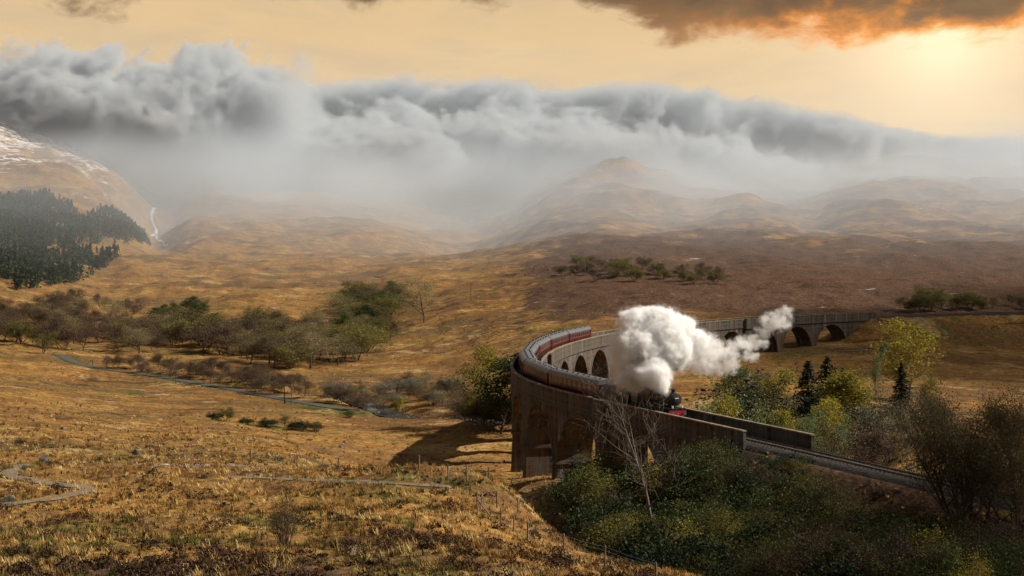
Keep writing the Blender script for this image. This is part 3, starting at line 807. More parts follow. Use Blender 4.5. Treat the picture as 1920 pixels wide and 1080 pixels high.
# --- locomotive: ten-wheeler with taper boiler and outside cylinders
def make_engine():
    root = empty('steam_locomotive', label='black steam locomotive with red buffer beam pulling the train under its plume', category='locomotive')
    ring = lambda x, r, z=2.72: (x, 0, z)
    MB().tube([(-0.6, 0, 2.72), (0.8, 0, 2.74), (3.3, 0, 2.80)], [0.86, 0.84, 0.76], 24).build('boiler', M_BLACK, root, smooth=False)
    bands = MB()
    for x, r in ((0.1, 0.862), (1.2, 0.838), (2.3, 0.803)): bands.tube([(x - 0.03, 0, 2.76), (x + 0.03, 0, 2.76)], r + 0.02, 24)
    bands.build('boiler_band', M_STEEL, root)
    MB().prism([(0.80, 1.6), (0.92, 2.9), (0.86, 3.42), (0.70, 3.62), (-0.70, 3.62), (-0.86, 3.42), (-0.92, 2.9), (-0.80, 1.6)], -3.3, -0.6, 0).build('firebox', M_BLACK, root)
    sb = MB().tube([(3.3, 0, 2.80), (5.0, 0, 2.80)], 0.82, 24).build('smokebox', M_SOOT, root)
    MB().tube([(5.0, 0, 2.80), (5.07, 0, 2.80), (5.16, 0, 2.80)], [0.70, 0.66, 0.30], 20).build('smokebox_door', M_SOOT, sb)
    MB().box((5.165, -0.28, 2.93), (5.19, 0.28, 3.05)).build('number_plate', M_WHITE, sb)
    MB().tube([(4.25, 0, 3.5), (4.25, 0, 3.68), (4.25, 0, 3.8), (4.25, 0, 4.02), (4.25, 0, 4.08), (4.25, 0, 4.14)], [0.42, 0.30, 0.26, 0.27, 0.36, 0.36], 16).build('chimney', M_SOOT, root)
    MB().tube([(0.9, 0, 3.45), (0.9, 0, 3.75), (0.9, 0, 3.88), (0.9, 0, 3.95)], [0.40, 0.33, 0.26, 0.1], 16).build('dome', M_BLACK, root)
    MB().tube([(2.5, 0, 3.4), (2.5, 0, 3.62), (2.5, 0, 3.70)], [0.3, 0.27, 0.12], 12).build('top_feed', M_BLACK, root)
    sv = MB()
    for yy in (-0.2, 0.2): sv.tube([(-1.2, yy, 3.6), (-1.2, yy, 3.85)], 0.07, 8)
    sv.build('safety_valve', M_STEEL, root)
    # cab
    for sy in (-1, 1):
        c = MB(); y0, y1 = sorted((sy * 1.27, sy * 1.31))
        c.box((-5.2, y0, 1.5), (-3.3, y1, 2.45)); c.box((-5.2, y0, 3.05), (-3.3, y1, 3.35))
        for xa, xb in ((-5.2, -5.0), (-4.32, -4.18), (-3.5, -3.3)): c.box((xa, y0, 2.45), (xb, y1, 3.05))
        s = c.build('cab_side', M_BLACK, root)
        MB().box((-5.0, sy * 1.285 - 0.006, 2.45), (-4.32, sy * 1.285 + 0.006, 3.05)).build('window', M_GLASS, s)
        MB().box((-4.18, sy * 1.285 - 0.006, 2.45), (-3.5, sy * 1.285 + 0.006, 3.05)).build('window', M_GLASS, s)
        MB().box((-5.0, sy * 1.318 - 0.008, 1.75), (-3.5, sy * 1.318 + 0.008, 1.79)).build('lining', M_CREAM, s)
    MB().box((-3.4, -1.27, 1.5), (-3.3, 1.27, 3.4)).build('cab_front', M_BLACK, root)
    MB().prism([(1.36 * math.cos(a), 3.33 + 0.62 * math.sin(a)) for a in np.linspace(0, math.pi, 13)], -5.6, -3.2, 0).build('cab_roof', M_CROOF, root)
    for sy in (-1, 1):
        y0, y1 = sorted((sy * 0.75, sy * 1.32))
        MB().box((-3.3, y0, 1.62), (4.9, y1, 1.70)).build('running_board', M_BLACK, root)
        y2, y3 = sorted((sy * 1.27, sy * 1.32)); MB().box((-3.3, y2, 1.50), (4.9, y3, 1.62)).build('valance', M_BLACK, root)
        y4, y5 = sorted((sy * 0.46, sy * 0.52)); MB().box((-5.2, y4, 0.6), (5.3, y5, 1.62)).build('frame', M_SOOT, root)
        MB().tube([(3.35, sy * 1.12, 0.92), (4.45, sy * 1.12, 0.92)], 0.36, 14).build('cylinder', M_BLACK, root)
        MB().box((-2.6, sy * 0.93 - 0.03, 0.86), (2.1, sy * 0.93 + 0.03, 0.98)).build('coupling_rod', M_STEEL, root)
        MB().tube([(3.35, sy * 1.05, 0.92), (-0.2, sy * 1.05, 0.72)], 0.05, 6).build('connecting_rod', M_STEEL, root)
        for xx in (-2.45, -0.2, 1.95):
            wv = link('driving_wheel', W_DRIVE, root); wv.location = (xx, sy * 0.75, 0.91)
            sp = MB().prism([(xx + 1.0 * math.cos(a), 0.91 + 1.0 * math.sin(a)) for a in np.linspace(0.7, math.pi - 0.7, 9)], sy * 0.78 - 0.16, sy * 0.78 + 0.16, 1).build('splasher', M_BLACK, root)
        for xx in (3.2, 5.0):
            wv = link('bogie_wheel', W_BOGIE, root); wv.location = (xx, sy * 0.75, 0.5)
        MB().tube([(3.2, sy * 0.98, 1.95), (0.2, sy * 0.98, 2.05)], 0.03, 5).build('handrail', M_STEEL, root)
        MB().tube([(5.42, sy * 0.87, 1.05), (5.75, sy * 0.87, 1.05)], [0.13, 0.10], 10).build('buffer', M_BLACK, root)
        MB().tube([(5.75, sy * 0.87, 1.05), (5.82, sy * 0.87, 1.05)], 0.24, 14).build('buffer_head', M_STEEL, root)
        lp = MB(); lp.box((5.2, sy * 0.7 - 0.09, 1.72), (5.4, sy * 0.7 + 0.09, 1.98)); lp.tube([(5.4, sy * 0.7, 1.86), (5.43, sy * 0.7, 1.86)], 0.07, 10); lp.build('headlamp', M_WHITE, root)
    MB().box((5.28, -1.29, 0.80), (5.42, 1.29, 1.36)).build('buffer_beam', M_RED, root)
    MB().box((4.9, -1.2, 1.36), (5.3, 1.2, 1.72)).build('front_platform', M_BLACK, root)
    MB().tube([(5.42, 0, 1.05), (5.52, 0, 0.95), (5.5, 0, 0.6)], 0.04, 6).build('coupling_hook', M_STEEL, root)
    return root
engine = make_engine(); set_on_rails(engine, S_COACH - 8.7 - 6.0, 2.8)
# ------------------------------------------------------------------ trees and shrubs
def leaf_mat(name, lo, hi, trans=0.35, rough=0.6, spec=0.2, scale=0.7):
    m, n, b, o = new_mat(name)
    pos = n.n('ShaderNodeNewGeometry').outputs['Position']
    oi = n.n('ShaderNodeObjectInfo').outputs['Random']; isl = n.n('ShaderNodeNewGeometry').outputs['Random Per Island']
    f = n.add(n.mul(n.noise(pos, scale, 4, 0.6), 0.78), n.add(n.mul(isl, 0.30), n.mul(n.sub(oi, 0.5), 0.40)))
    col = n.mix(n.step(f, 0.25, 0.85), lo, hi)
    n.put(b.inputs['Base Color'], col); b.inputs['Roughness'].default_value = rough; b.inputs['Specular IOR Level'].default_value = spec
    tr = n.n('ShaderNodeBsdfTranslucent'); n.put(tr.inputs[0], col)
    mx = n.n('ShaderNodeMixShader'); mx.inputs[0].default_value = trans
    m.node_tree.links.new(b.outputs[0], mx.inputs[1]); m.node_tree.links.new(tr.outputs[0], mx.inputs[2]); m.node_tree.links.new(mx.outputs[0], o.inputs[0])
    return m
M_BARK = simple_mat('bark', (0.075, 0.058, 0.045), 0.9, vary=0.5, scale=4.0)
M_PALEBARK = simple_mat('pale_bark', (0.19, 0.165, 0.14), 0.85, vary=0.4, scale=4.0)
M_ASH = simple_mat('ash_bark', (0.145, 0.12, 0.10), 0.85, vary=0.4, scale=4.0)
M_TWIG = simple_mat('brown_twigs', (0.085, 0.058, 0.042), 0.9, vary=0.4, scale=2.0)
L_YELLOW = leaf_mat('yellow_green_leaves', (0.15, 0.13, 0.012), (0.42, 0.34, 0.04))
L_GREEN = leaf_mat('fresh_green_leaves', (0.028, 0.046, 0.012), (0.085, 0.12, 0.028))
L_OLIVE = leaf_mat('olive_leaves', (0.07, 0.062, 0.018), (0.20, 0.17, 0.045))
L_DARK = leaf_mat('dark_needles', (0.006, 0.012, 0.007), (0.022, 0.036, 0.018), 0.1)
L_PINE = leaf_mat('plantation_needles', (0.010, 0.017, 0.007), (0.036, 0.054, 0.016), 0.1, scale=0.03)
L_PALE = leaf_mat('pale_green_leaves', (0.05, 0.075, 0.026), (0.19, 0.235, 0.10))
L_GLOSS = leaf_mat('glossy_dark_leaves', (0.010, 0.020, 0.007), (0.040, 0.062, 0.019), 0.2, 0.6, 0.15)
L_GORSE = leaf_mat('gorse_shoots', (0.034, 0.036, 0.009), (0.13, 0.125, 0.028))
L_BANK = leaf_mat('bank_leaves', (0.018, 0.030, 0.007), (0.080, 0.105, 0.024))
L_BANKTWIG = leaf_mat('bank_buds', (0.035, 0.027, 0.014), (0.11, 0.085, 0.04))
L_BROWN = leaf_mat('brown_buds', (0.055, 0.036, 0.022), (0.16, 0.105, 0.06), 0.25)
L_BUD = leaf_mat('opening_buds', (0.09, 0.078, 0.032), (0.34, 0.275, 0.13), 0.35)
L_GREY = leaf_mat('grey_willow_buds', (0.07, 0.072, 0.055), (0.21, 0.20, 0.15), 0.3)

def skeleton(rnd, H, r0, stems=1, levels=3, kids=(7, 5, 4), lean=0.0, spread=0.9, up=0.35, first=0.25, lens=(0.42, 0.45, 0.5), wob=0.12):
    """branch polylines [(points, radii, level)] and the twig ends"""
    out = []; tips = []
    def branch(p, d, L, r, lv):
        n = 5 if lv == 0 else 4 if lv == 1 else 3
        pts = [p.copy()]; rad = [r]; dd = d.copy()
        for i in range(n):
            dd = (dd + Vector((rnd.gauss(0, wob), rnd.gauss(0, wob), rnd.gauss(0, wob) + up * (0.25 if lv else 0.1)))).normalized()
            p = p + dd * (L / n); pts.append(p.copy()); rad.append(max(0.006, r * (1 - 0.85 * (i + 1) / n)))
        out.append((pts, rad, lv))
        if lv >= levels - 1 or lv >= len(kids):
            tips.append((pts[-1], dd)); tips.append((pts[-2], dd))
            return
        for k in range(kids[lv]):
            t = first + (1 - first) * (k + rnd.random() * 0.8) / kids[lv] if lv == 0 else 0.25 + 0.75 * (k + rnd.random()) / kids[lv]
            t = min(t, 0.98); x = t * n; i = int(x); q = pts[i].lerp(pts[i + 1], x - i); rr = rad[i] + (rad[i + 1] - rad[i]) * (x - i)
            a = rnd.random() * 6.283; side = Vector((math.cos(a), math.sin(a), 0)); base = dd if lv else Vector((0, 0, 1))
            side = (side - base * side.dot(base)); side.normalize()
            nd = (base * (1 - spread * (0.8 + 0.4 * rnd.random()) * 0.6) + side * spread + Vector((0, 0, up * 0.5))).normalized()
            branch(q, nd, L * lens[min(lv, len(lens) - 1)] * (1.15 - 0.55 * t if lv == 0 else 1.0) * rnd.uniform(0.75, 1.25), max(0.01, rr * 0.62), lv + 1)
        tips.append((pts[-1], dd))
    for s in range(stems):
        a = 6.283 * s / max(stems, 1) + rnd.random(); sp = 0.0 if stems == 1 else rnd.uniform(0.18, 0.55)
        d = Vector((math.cos(a) * sp + lean, math.sin(a) * sp, 1)).normalized()
        branch(Vector((math.cos(a) * 0.15 * (stems > 1), math.sin(a) * 0.15 * (stems > 1), -0.3)), d, H * (rnd.uniform(0.75, 1.0) if stems > 1 else 1.0), r0 * (0.7 if stems > 1 else 1), 0)
    return out, tips
def wood(name, segs, mat, maxlv=9, thick=1.0):
    mb = MB()
    for pts, rad, lv in segs:
        if lv <= maxlv: mb.tube(pts, [r * thick for r in rad], 6 if lv == 0 else 4 if lv == 1 else 3, cap=False)
    return mb.data(name, mat, smooth=True, fix=False)
def leaves_np(rs, C, size, flat=0.0, aspect=0.6):
    """one bent quad pair per leaf, centre C"""
    n = len(C); C = np.asarray(C)
    nrm = rs.normal(size=(n, 3)); nrm[:, 2] = nrm[:, 2] * (1 - flat) + flat * np.abs(rs.normal(size=n)) * 2; nrm /= np.linalg.norm(nrm, axis=1)[:, None]
    t = rs.normal(size=(n, 3)); t -= nrm * (t * nrm).sum(1)[:, None]; t /= np.linalg.norm(t, axis=1)[:, None]; b = np.cross(nrm, t)
    s = (size * rs.uniform(0.55, 1.35, n))[:, None]
    V = np.stack([C - t * s, C + b * s * aspect + nrm * s * 0.2, C + t * s, C - b * s * aspect + nrm * s * 0.2], 1).reshape(-1, 3)
    q = np.arange(4 * n).reshape(-1, 4)
    return V, q
def crown(name, rs, tips, per, rad, size, mat, flat=0.0, extra=None):
    C = []
    for p, d in tips:
        k = rs.poisson(per)
        if k: C.append(np.array(p) + rs.normal(size=(k, 3)) * rad)
    C = np.concatenate(C)
    if extra is not None: C = np.concatenate([C, extra])
    V, q = leaves_np(rs, C, size, flat)
    return mesh_np(name, V, q, mats=[mat])
KINDS = {}
TOPS = {}
def kind(name, trunk, crown_):
    KINDS[name] = (trunk, crown_); a = np.empty(len(crown_.vertices) * 3, np.float32); crown_.vertices.foreach_get('co', a); TOPS[name] = float(np.percentile(a[2::3], 99.7))
def std_tree(key, seed, H, r0, leaf, size, per, rad, bark=None, **kw):
    rnd = random.Random(seed); rs = np.random.RandomState(seed)
    segs, tips = skeleton(rnd, H, r0, **kw)
    kind(key, wood('trunk', segs, bark or M_BARK), crown('crown', rs, tips, per, rad, size, leaf))
# trees inside the curve and by the river: heights are for scale 1
std_tree('birch_a', 1, 13, 0.16, L_YELLOW, 0.16, 26, 0.50, M_PALEBARK, kids=(26, 6, 3), spread=0.62, up=0.5, first=0.14, lens=(0.38, 0.42, 0.5))
std_tree('birch_b', 2, 13, 0.15, L_YELLOW, 0.17, 20, 0.55, M_PALEBARK, kids=(22, 5, 3), spread=0.75, up=0.35, first=0.12, lens=(0.42, 0.45, 0.5))
std_tree('olive_a', 3, 11, 0.17, L_OLIVE, 0.15, 17, 0.50, kids=(20, 6, 3), spread=0.8, up=0.35, first=0.12, lens=(0.46, 0.45, 0.5))
std_tree('olive_b', 4, 9, 0.16, L_OLIVE, 0.15, 14, 0.45, stems=3, kids=(12, 5, 3), spread=0.85, up=0.3, first=0.15, lens=(0.48, 0.45, 0.5))
std_tree('poplar', 5, 14, 0.13, L_PALE, 0.12, 9, 0.28, M_PALEBARK, kids=(26, 5, 3), spread=0.35, up=0.8, first=0.12, lens=(0.22, 0.4, 0.5))
std_tree('alder', 6, 10, 0.15, L_GREEN, 0.16, 20, 0.5, kids=(18, 6, 3), spread=0.8, up=0.3, first=0.12, lens=(0.45, 0.45, 0.5))
std_tree('bare_a', 7, 9, 0.16, L_BROWN, 0.11, 5, 0.42, kids=(14, 7, 5), levels=4, spread=0.85, up=0.35, first=0.15, lens=(0.5, 0.5, 0.5))
std_tree('bare_b', 8, 8, 0.14, L_BROWN, 0.11, 5, 0.40, stems=3, kids=(8, 6, 4), levels=4, spread=0.8, up=0.35, lens=(0.5, 0.5, 0.5))
std_tree('bare_c', 9, 10, 0.18, L_BUD, 0.11, 5, 0.40, kids=(15, 6, 5), levels=4, spread=0.9, up=0.25, first=0.18, lens=(0.5, 0.5, 0.5))
std_tree('willow', 10, 5, 0.12, L_GREY, 0.10, 9, 0.35, stems=5, kids=(9, 5, 3), spread=0.85, up=0.2, lens=(0.5, 0.45, 0.5))
std_tree('palegreen', 15, 9, 0.14, L_PALE, 0.10, 16, 0.42, stems=4, kids=(12, 5, 3), spread=0.85, up=0.35, first=0.1, lens=(0.46, 0.45, 0.5))
std_tree('palebush', 11, 3.6, 0.10, L_PALE, 0.11, 14, 0.30, stems=7, kids=(9, 5, 3), spread=0.9, up=0.45, lens=(0.5, 0.45, 0.5))
std_tree('winter', 12, 16.5, 0.17, L_BROWN, 0.05, 0.25, 0.2, M_ASH, kids=(13, 7, 5), levels=4, spread=0.85, up=0.5, first=0.3, lens=(0.36, 0.45, 0.5), wob=0.07)
std_tree('hawthorn_a', 13, 9.5, 0.22, L_BUD, 0.062, 8.0, 0.34, stems=6, kids=(11, 7, 5), levels=4, spread=0.75, up=0.35, first=0.3, lens=(0.42, 0.5, 0.5))
std_tree('hawthorn_b', 14, 9.0, 0.20, L_BUD, 0.062, 7.0, 0.34, stems=5, kids=(11, 7, 5), levels=4, spread=0.8, up=0.35, first=0.3, lens=(0.44, 0.5, 0.5))
def conifer(key, seed, H, R, mat, whorls=24, per=9):
    rnd = random.Random(seed); rs = np.random.RandomState(seed); mb = MB(); mb.tube([(0, 0, -0.3), (0, 0, H * 0.5), (0, 0, H)], [H * 0.016, H * 0.010, 0.015], 6, cap=False); C = []
    for i in range(whorls):
        t = i / (whorls - 1); z = H * (0.06 + 0.92 * t); L = R * (1 - t) ** 0.85 * rnd.uniform(0.8, 1.15) + 0.12
        for k in range(per):
            a = rnd.random() * 6.283; l = L * rnd.uniform(0.65, 1.15); e = Vector((math.cos(a) * l, math.sin(a) * l, z - 0.22 * l + rnd.uniform(-.2, .2)))
            if l > 0.6: mb.tube([(0, 0, z), tuple(e)], [0.03, 0.008], 3, cap=False)
            m = int(6 + 12 * l); tt = rs.rand(m, 1) ** 0.7
            C.append(np.array([[0, 0, z]]) * (1 - tt) + np.array([tuple(e)]) * tt + rs.normal(size=(m, 3)) * np.array([0.16, 0.16, 0.10]))
    V, q = leaves_np(rs, np.concatenate(C), 0.17, 0.4)
    kind(key, mb.data('trunk', M_BARK, fix=False), mesh_np('crown', V, q, mats=[mat]))
conifer('spruce_a', 21, 13, 4.2, L_DARK, 26, 12); conifer('spruce_b', 22, 12, 3.8, L_DARK, 24, 12)
def pine(key, seed):
    rnd = random.Random(seed); rs = np.random.RandomState(seed)
    segs, tips = skeleton(rnd, 8, 0.18, kids=(9, 5, 3), spread=1.0, up=0.12, first=0.45, lens=(0.5, 0.45, 0.5))
    kind(key, wood('trunk', segs, M_BARK), crown('crown', rs, tips, 22, 0.33, 0.12, L_DARK, 0.4))
pine('pine', 23)
# shrubs of the near bank
def shrub(key, seed, H, W, leaf, size, n, stems, bark=None, shell=0.55, per=None, lumps=9):
    """a mass of leaves on many upright stems; leaves gather in lumps so that gaps and dark hollows stay between them"""
    rnd = random.Random(seed); rs = np.random.RandomState(seed); segs = []; cents = []
    for i in range(stems):
        a = rnd.random() * 6.283; rr = W * math.sqrt(rnd.random()); top = Vector((math.cos(a) * rr, math.sin(a) * rr, H * (1 - 0.45 * (rr / W) ** 2) * rnd.uniform(0.65, 1.08)))
        p0 = Vector((math.cos(a) * rr * 0.25, math.sin(a) * rr * 0.25, -0.2)); mid = p0.lerp(top, 0.5) + Vector((rnd.gauss(0, .15), rnd.gauss(0, .15), 0.1))
        segs.append(([p0, mid, top], [0.035, 0.022, 0.006], 2)); cents.append(top)
        for k in range(4):
            q = mid.lerp(top, rnd.uniform(0.0, 0.9)); e = q + Vector((rnd.gauss(0, .4), rnd.gauss(0, .4), rnd.uniform(0.1, 0.6))) * (H / 3)
            segs.append(([q, e], [0.014, 0.004], 2)); cents.append(e)
    C = []; m = n // len(cents)
    for c in cents:
        sg = rnd.uniform(0.16, 0.36) * H / 3.0
        C.append(np.array(c) + rs.normal(size=(int(m * rnd.uniform(0.5, 1.5)) + 1, 3)) * np.array([sg, sg, sg * 0.8]) - np.array([0, 0, sg * 0.5]))
    V, q = leaves_np(rs, np.concatenate(C), size, 0.1)
    kind(key, wood('stem', segs, bark or M_TWIG), mesh_np('foliage', V, q, mats=[leaf]))
shrub('gorse', 31, 3.0, 1.6, L_GORSE, 0.055, 7000, 40)
shrub('sapling', 32, 4.2, 1.3, L_YELLOW, 0.050, 4200, 26, M_TWIG)
shrub('laurel', 33, 2.8, 2.2, L_GLOSS, 0.075, 6500, 34)
shrub('greenbush', 34, 3.2, 1.9, L_BANK, 0.058, 6500, 38)
shrub('twigbush', 35, 3.4, 1.7, L_BANKTWIG, 0.035, 3800, 60)
shrub('budbush', 36, 3.4, 1.8, L_BANKTWIG, 0.045, 4200, 52)
def plant(key, x, y, scale=1.0, name='tree', rz=None, sx=1.0, label=None, category='tree', group=None, sink=0.0, rnd=random.Random(77)):
    t, c = KINDS[key]
    root = empty(name, (x, y, ground(x, y) - sink), rnd.random() * 6.283 if rz is None else rz)
    root.scale = (scale * sx, scale * sx, scale)
    if label: root['label'] = label; root['category'] = category
    if group: root['group'] = group
    link(t.name.split('.')[0], t, root); link(c.name.split('.')[0], c, root)
    return root
# --- single trees that can be told apart; (kind, column, distance, top row, name, label, sx)
def height_scale(key, x, y, row, d):
    t, c = KINDS[key]; top = TOPS[key]; z = HC - (row - Y0) / F * d
    return max(0.2, (z - ground(x, y)) / top)
SINGLE = [
 ('winter', 1232, 150, 688, 'bare_tree', 'tall slender leafless tree in front of the locomotive and viaduct wall', 1.45),
 ('hawthorn_a', 1808, 128, 722, 'budding_tree', 'large many-stemmed budding tree leaning over the railway track', 0.78),
 ('hawthorn_b', 1905, 126, 742, 'budding_tree', 'many-stemmed budding tree cut by the frame edge beside the track', 0.75),
 ('birch_a', 1600, 268, 690, 'birch_tree', 'broad yellow-green birch right of the dark spruces inside the curve', 1.15),
 ('spruce_a', 1515, 292, 678, 'spruce_tree', 'dark spruce on the left flank of the conifer clump inside the curve', 1.1),
 ('spruce_b', 1551, 296, 670, 'spruce_tree', 'dark spruce with the highest tip of the conifer clump', 1.2),
 ('spruce_a', 1580, 304, 690, 'spruce_tree', 'dark spruce half hidden behind the broad yellow birch', 1.0),
 ('poplar', 1645, 312, 640, 'poplar_tree', 'pale narrow upright tree between the yellow birch and the tall open tree', 1.1),
 ('birch_b', 1706, 322, 600, 'birch_tree', 'tallest open yellow-green tree in front of the far viaduct end', 1.1),
 ('spruce_b', 1690, 300, 682, 'spruce_tree', 'single dark spruce below the tallest yellow-green tree', 0.95),
 ('olive_a', 1432, 258, 700, 'olive_green_tree', 'wide brownish olive tree behind the end of the parapet', 0.8),
 ('birch_b', 1450, 300, 690, 'birch_tree', 'small bright yellow birch above the wide olive tree', 0.9),
 ('alder', 1378, 305, 684, 'alder_tree', 'dark green tree under the drifting steam wisps', 0.9),
 ('bare_a', 1420, 318, 690, 'bare_tree', 'small bare brown tree beside the bright yellow birch', 0.8),
 ('pine', 1300, 262, 708, 'pine_tree', 'spreading dark pine just right of the locomotive chimney', 1.5),
 ('palegreen', 1333, 212, 738, 'willow_tree', 'pale green rounded tree behind the parapet ahead of the engine', 0.55),
 ('birch_b', 1372, 214, 736, 'birch_tree', 'orange-yellow young birch beside the pale green rounded tree', 0.55),
 ('palegreen', 1520, 226, 764, 'willow_tree', 'pale grey-green tree behind the tip of the dark parapet', 0.5),
 ('willow', 1668, 250, 745, 'willow_tree', 'grey twiggy willow below the single dark spruce', 0.9),
 ('bare_b', 1590, 232, 790, 'bare_tree', 'low brown bare tree beyond the track near the farm track', 1.1),
 ('bare_c', 1690, 240, 775, 'bare_tree', 'crooked bare tree with bent trunk beside the farm track', 1.1),
 ('birch_a', 1682, 236, 812, 'birch_tree', 'small yellow sapling tree at the edge of the farm track', 0.8),
 ('bare_b', 1640, 228, 800, 'bare_tree', 'dark bare thorn tree between the two low trees past the track', 0.9),
 ('bare_a', 1760, 262, 742, 'bare_tree', 'brown bare tree rising behind the budding tree crown', 1.1),
 ('alder', 938, 318, 668, 'alder_tree', 'bright green tree beside the outer curve of the viaduct', 1.0),
 ('birch_b', 905, 328, 648, 'birch_tree', 'slender yellow birch left of the bright green tree by the viaduct', 0.75),
 ('birch_a', 743, 372, 744, 'birch_tree', 'tiny bright yellow-green tree on the river bank', 0.8),
 ('birch_b', 1556, 258, 742, 'birch_tree', 'yellow birch at the foot of the dark spruce clump', 0.75),
 ('birch_a', 1478, 248, 772, 'birch_tree', 'low yellow birch above the middle of the dark parapet', 0.8),
 ('birch_b', 1738, 285, 705, 'birch_tree', 'yellow-green birch between the single spruce and the budding tree', 0.7),
 ('olive_a', 1632, 262, 756, 'olive_green_tree', 'round olive tree below the pale narrow upright tree', 0.7),
 ('bare_c', 795, 640, 522, 'bare_tree', 'lone bare spreading tree at the head of the green gully wood', 0.9),
]
for key, px, d, row, nm, lab, sx in SINGLE:
    x, y = at(px, d); plant(key, x, y, height_scale(key, x, y, row, d), nm, label=lab, category='tree' if 'shrub' not in nm else 'shrub', sx=sx * (1.0 if d < 160 else 1.12 if 'spruce' in nm or 'poplar' in nm else 1.5))
for o in [o for o in bpy.data.objects if o.parent is None and o.get('label')]:
    pass
# --- woods along the river and in the side valley: (polygon in the picture, how many, kinds, height of tree m, label)
def in_poly_samples(poly, n, rnd, gap):
    xs = [p[0] for p in poly]; ys = [p[1] for p in poly]; out = []; tries = 0
    while len(out) < n and tries < 6000:
        tries += 1
        px, py = rnd.uniform(min(xs), max(xs)), rnd.uniform(min(ys), max(ys))
        if not inside(np.array([px]), np.array([py]), poly)[0]: continue
        if any(abs(px - a) < gap and abs(py - b) < gap * 0.35 for a, b in out): continue
        out.append((px, py))
    return out
WOODS = [
 ([(1330,800),(1420,775),(1500,770),(1640,790),(1740,800),(1740,835),(1560,835),(1400,820)], 26, ('olive_b','bare_c','bare_b','olive_b'), (2.5, 4.5), 'in the hollow inside the viaduct curve', 'olive trees in the hollow inside the curve', 15),
 ([(-40,600),(60,585),(150,575),(230,590),(300,625),(330,655),(250,672),(120,660),(-40,650)], 70, ('bare_a','bare_b','bare_c'), (8, 11), 'in the riverside wood at the far left', 'bare trees of the riverside wood at the far left', 9),
 ([(-40,640),(60,640),(140,660),(100,668),(-40,655)], 6, ('olive_a','olive_b'), (7, 9), 'where the riverside wood meets the valley road', 'olive trees by the valley road', 16),
 ([(200,640),(330,650),(480,690),(560,700),(640,668),(600,640),(480,622),(380,628),(300,630)], 75, ('bare_a','bare_b','bare_c','olive_b'), (8, 12), 'in the dense riverside wood beyond the valley road', 'trees of the riverside wood beyond the valley road', 9),
 ([(150,690),(300,712),(450,735),(560,752),(610,748),(480,712),(330,690)], 34, ('bare_b','bare_a'), (4, 6), 'low in the thicket between the road and the wood', 'thicket trees along the valley road', 10),
 ([(565,640),(600,600),(660,575),(720,565),(770,560),(752,600),(735,640),(690,670),(640,690),(590,676)], 52, ('olive_a','olive_b','olive_a','bare_c','alder'), (9, 12), 'in the wooded gully between the golden slopes', 'green trees of the wooded gully', 9),
 ([(280,605),(330,590),(385,580),(380,596),(300,612)], 10, ('olive_a','alder'), (6, 8), 'on the ridge above the riverside wood', 'dark green trees on the ridge above the riverside wood', 13),
 ([(560,745),(640,735),(700,740),(760,725),(860,735),(930,765),(900,790),(840,768),(760,765),(690,772),(640,760)], 46, ('bare_b','bare_a','bare_c','willow'), (3.5, 5.5), 'on the stony river bank', 'scrub trees along the river bank', 9),
 ([(850,770),(900,760),(965,770),(965,810),(900,805)], 9, ('olive_b','alder','bare_b'), (5, 8), 'crowding the foot of the viaduct curve', 'scrub trees at the foot of the viaduct curve', 13),
 ([(1690,578),(1760,570),(1900,572),(1930,582),(1800,588),(1700,590)], 14, ('olive_b','olive_a'), (5, 7.5), 'beside the line past the far viaduct end', 'green shrub trees past the far viaduct end', 15),
 ([(1010,520),(1100,498),(1200,505),(1340,520),(1370,540),(1180,536)], 26, ('olive_b','bare_b'), (5, 7), 'scattered small and hazy on the heather slope behind the viaduct', 'hazy trees on the heather slope', 17),
]
KINDLAB = {'bare_a': 'bare brown tree', 'bare_b': 'bare many-stemmed tree', 'bare_c': 'bare budding tree', 'olive_a': 'olive-green tree', 'olive_b': 'olive many-stemmed tree', 'alder': 'dark green tree', 'willow': 'grey willow', 'birch_b': 'yellow birch'}
rnd = random.Random(41)
for poly, n, kinds, (h0, h1), lab, grp, gap in WOODS:
    for px, py in in_poly_samples(poly, n, rnd, gap):
        x, y = base_hit(px, py); key = rnd.choice(kinds); t, c = KINDS[key]; top = TOPS[key]
        plant(key, x, y, rnd.uniform(h0, h1) / top, 'tree', label=KINDLAB[key] + ' ' + lab, category='tree', group=KINDLAB[key] + 's ' + lab, sx=rnd.uniform(1.4, 2.0), rnd=rnd)
# --- rhododendron clump in the hollow
for px, d, hh, key, lab in ((402,318,1.7,'laurel','low dark bush at the tip of the hollow clump'),(424,316,3.0,'olive_b','taller olive bush at the start of the hollow clump'),(462,318,1.6,'laurel','flat dark bush in the hollow clump middle'),
                            (502,320,2.0,'laurel','dark rhododendron bush in the hollow clump'),(535,322,3.2,'olive_a','tallest brownish bush of the hollow clump'),(562,320,2.4,'laurel','rounded dark bush beside the tallest bush of the hollow clump'),
                            (592,322,2.2,'greenbush','last green bush of the hollow clump, towards the river'),(655,352,1.6,'greenbush','flat green bush between the road end and the field'),(38,176,1.1,'twigbush','dark brown low bush on the brow above the hill path')):
    x, y = at(px, d); c = KINDS[key][1]; top = TOPS[key]; plant(key, x, y, hh / top, 'shrub', label=lab, category='shrub', sx=1.5)
x, y = at(535, 74); plant('budbush', x, y, 0.75, 'shrub', label='thin young sapling standing alone in the foreground heather', category='shrub', sx=0.55)
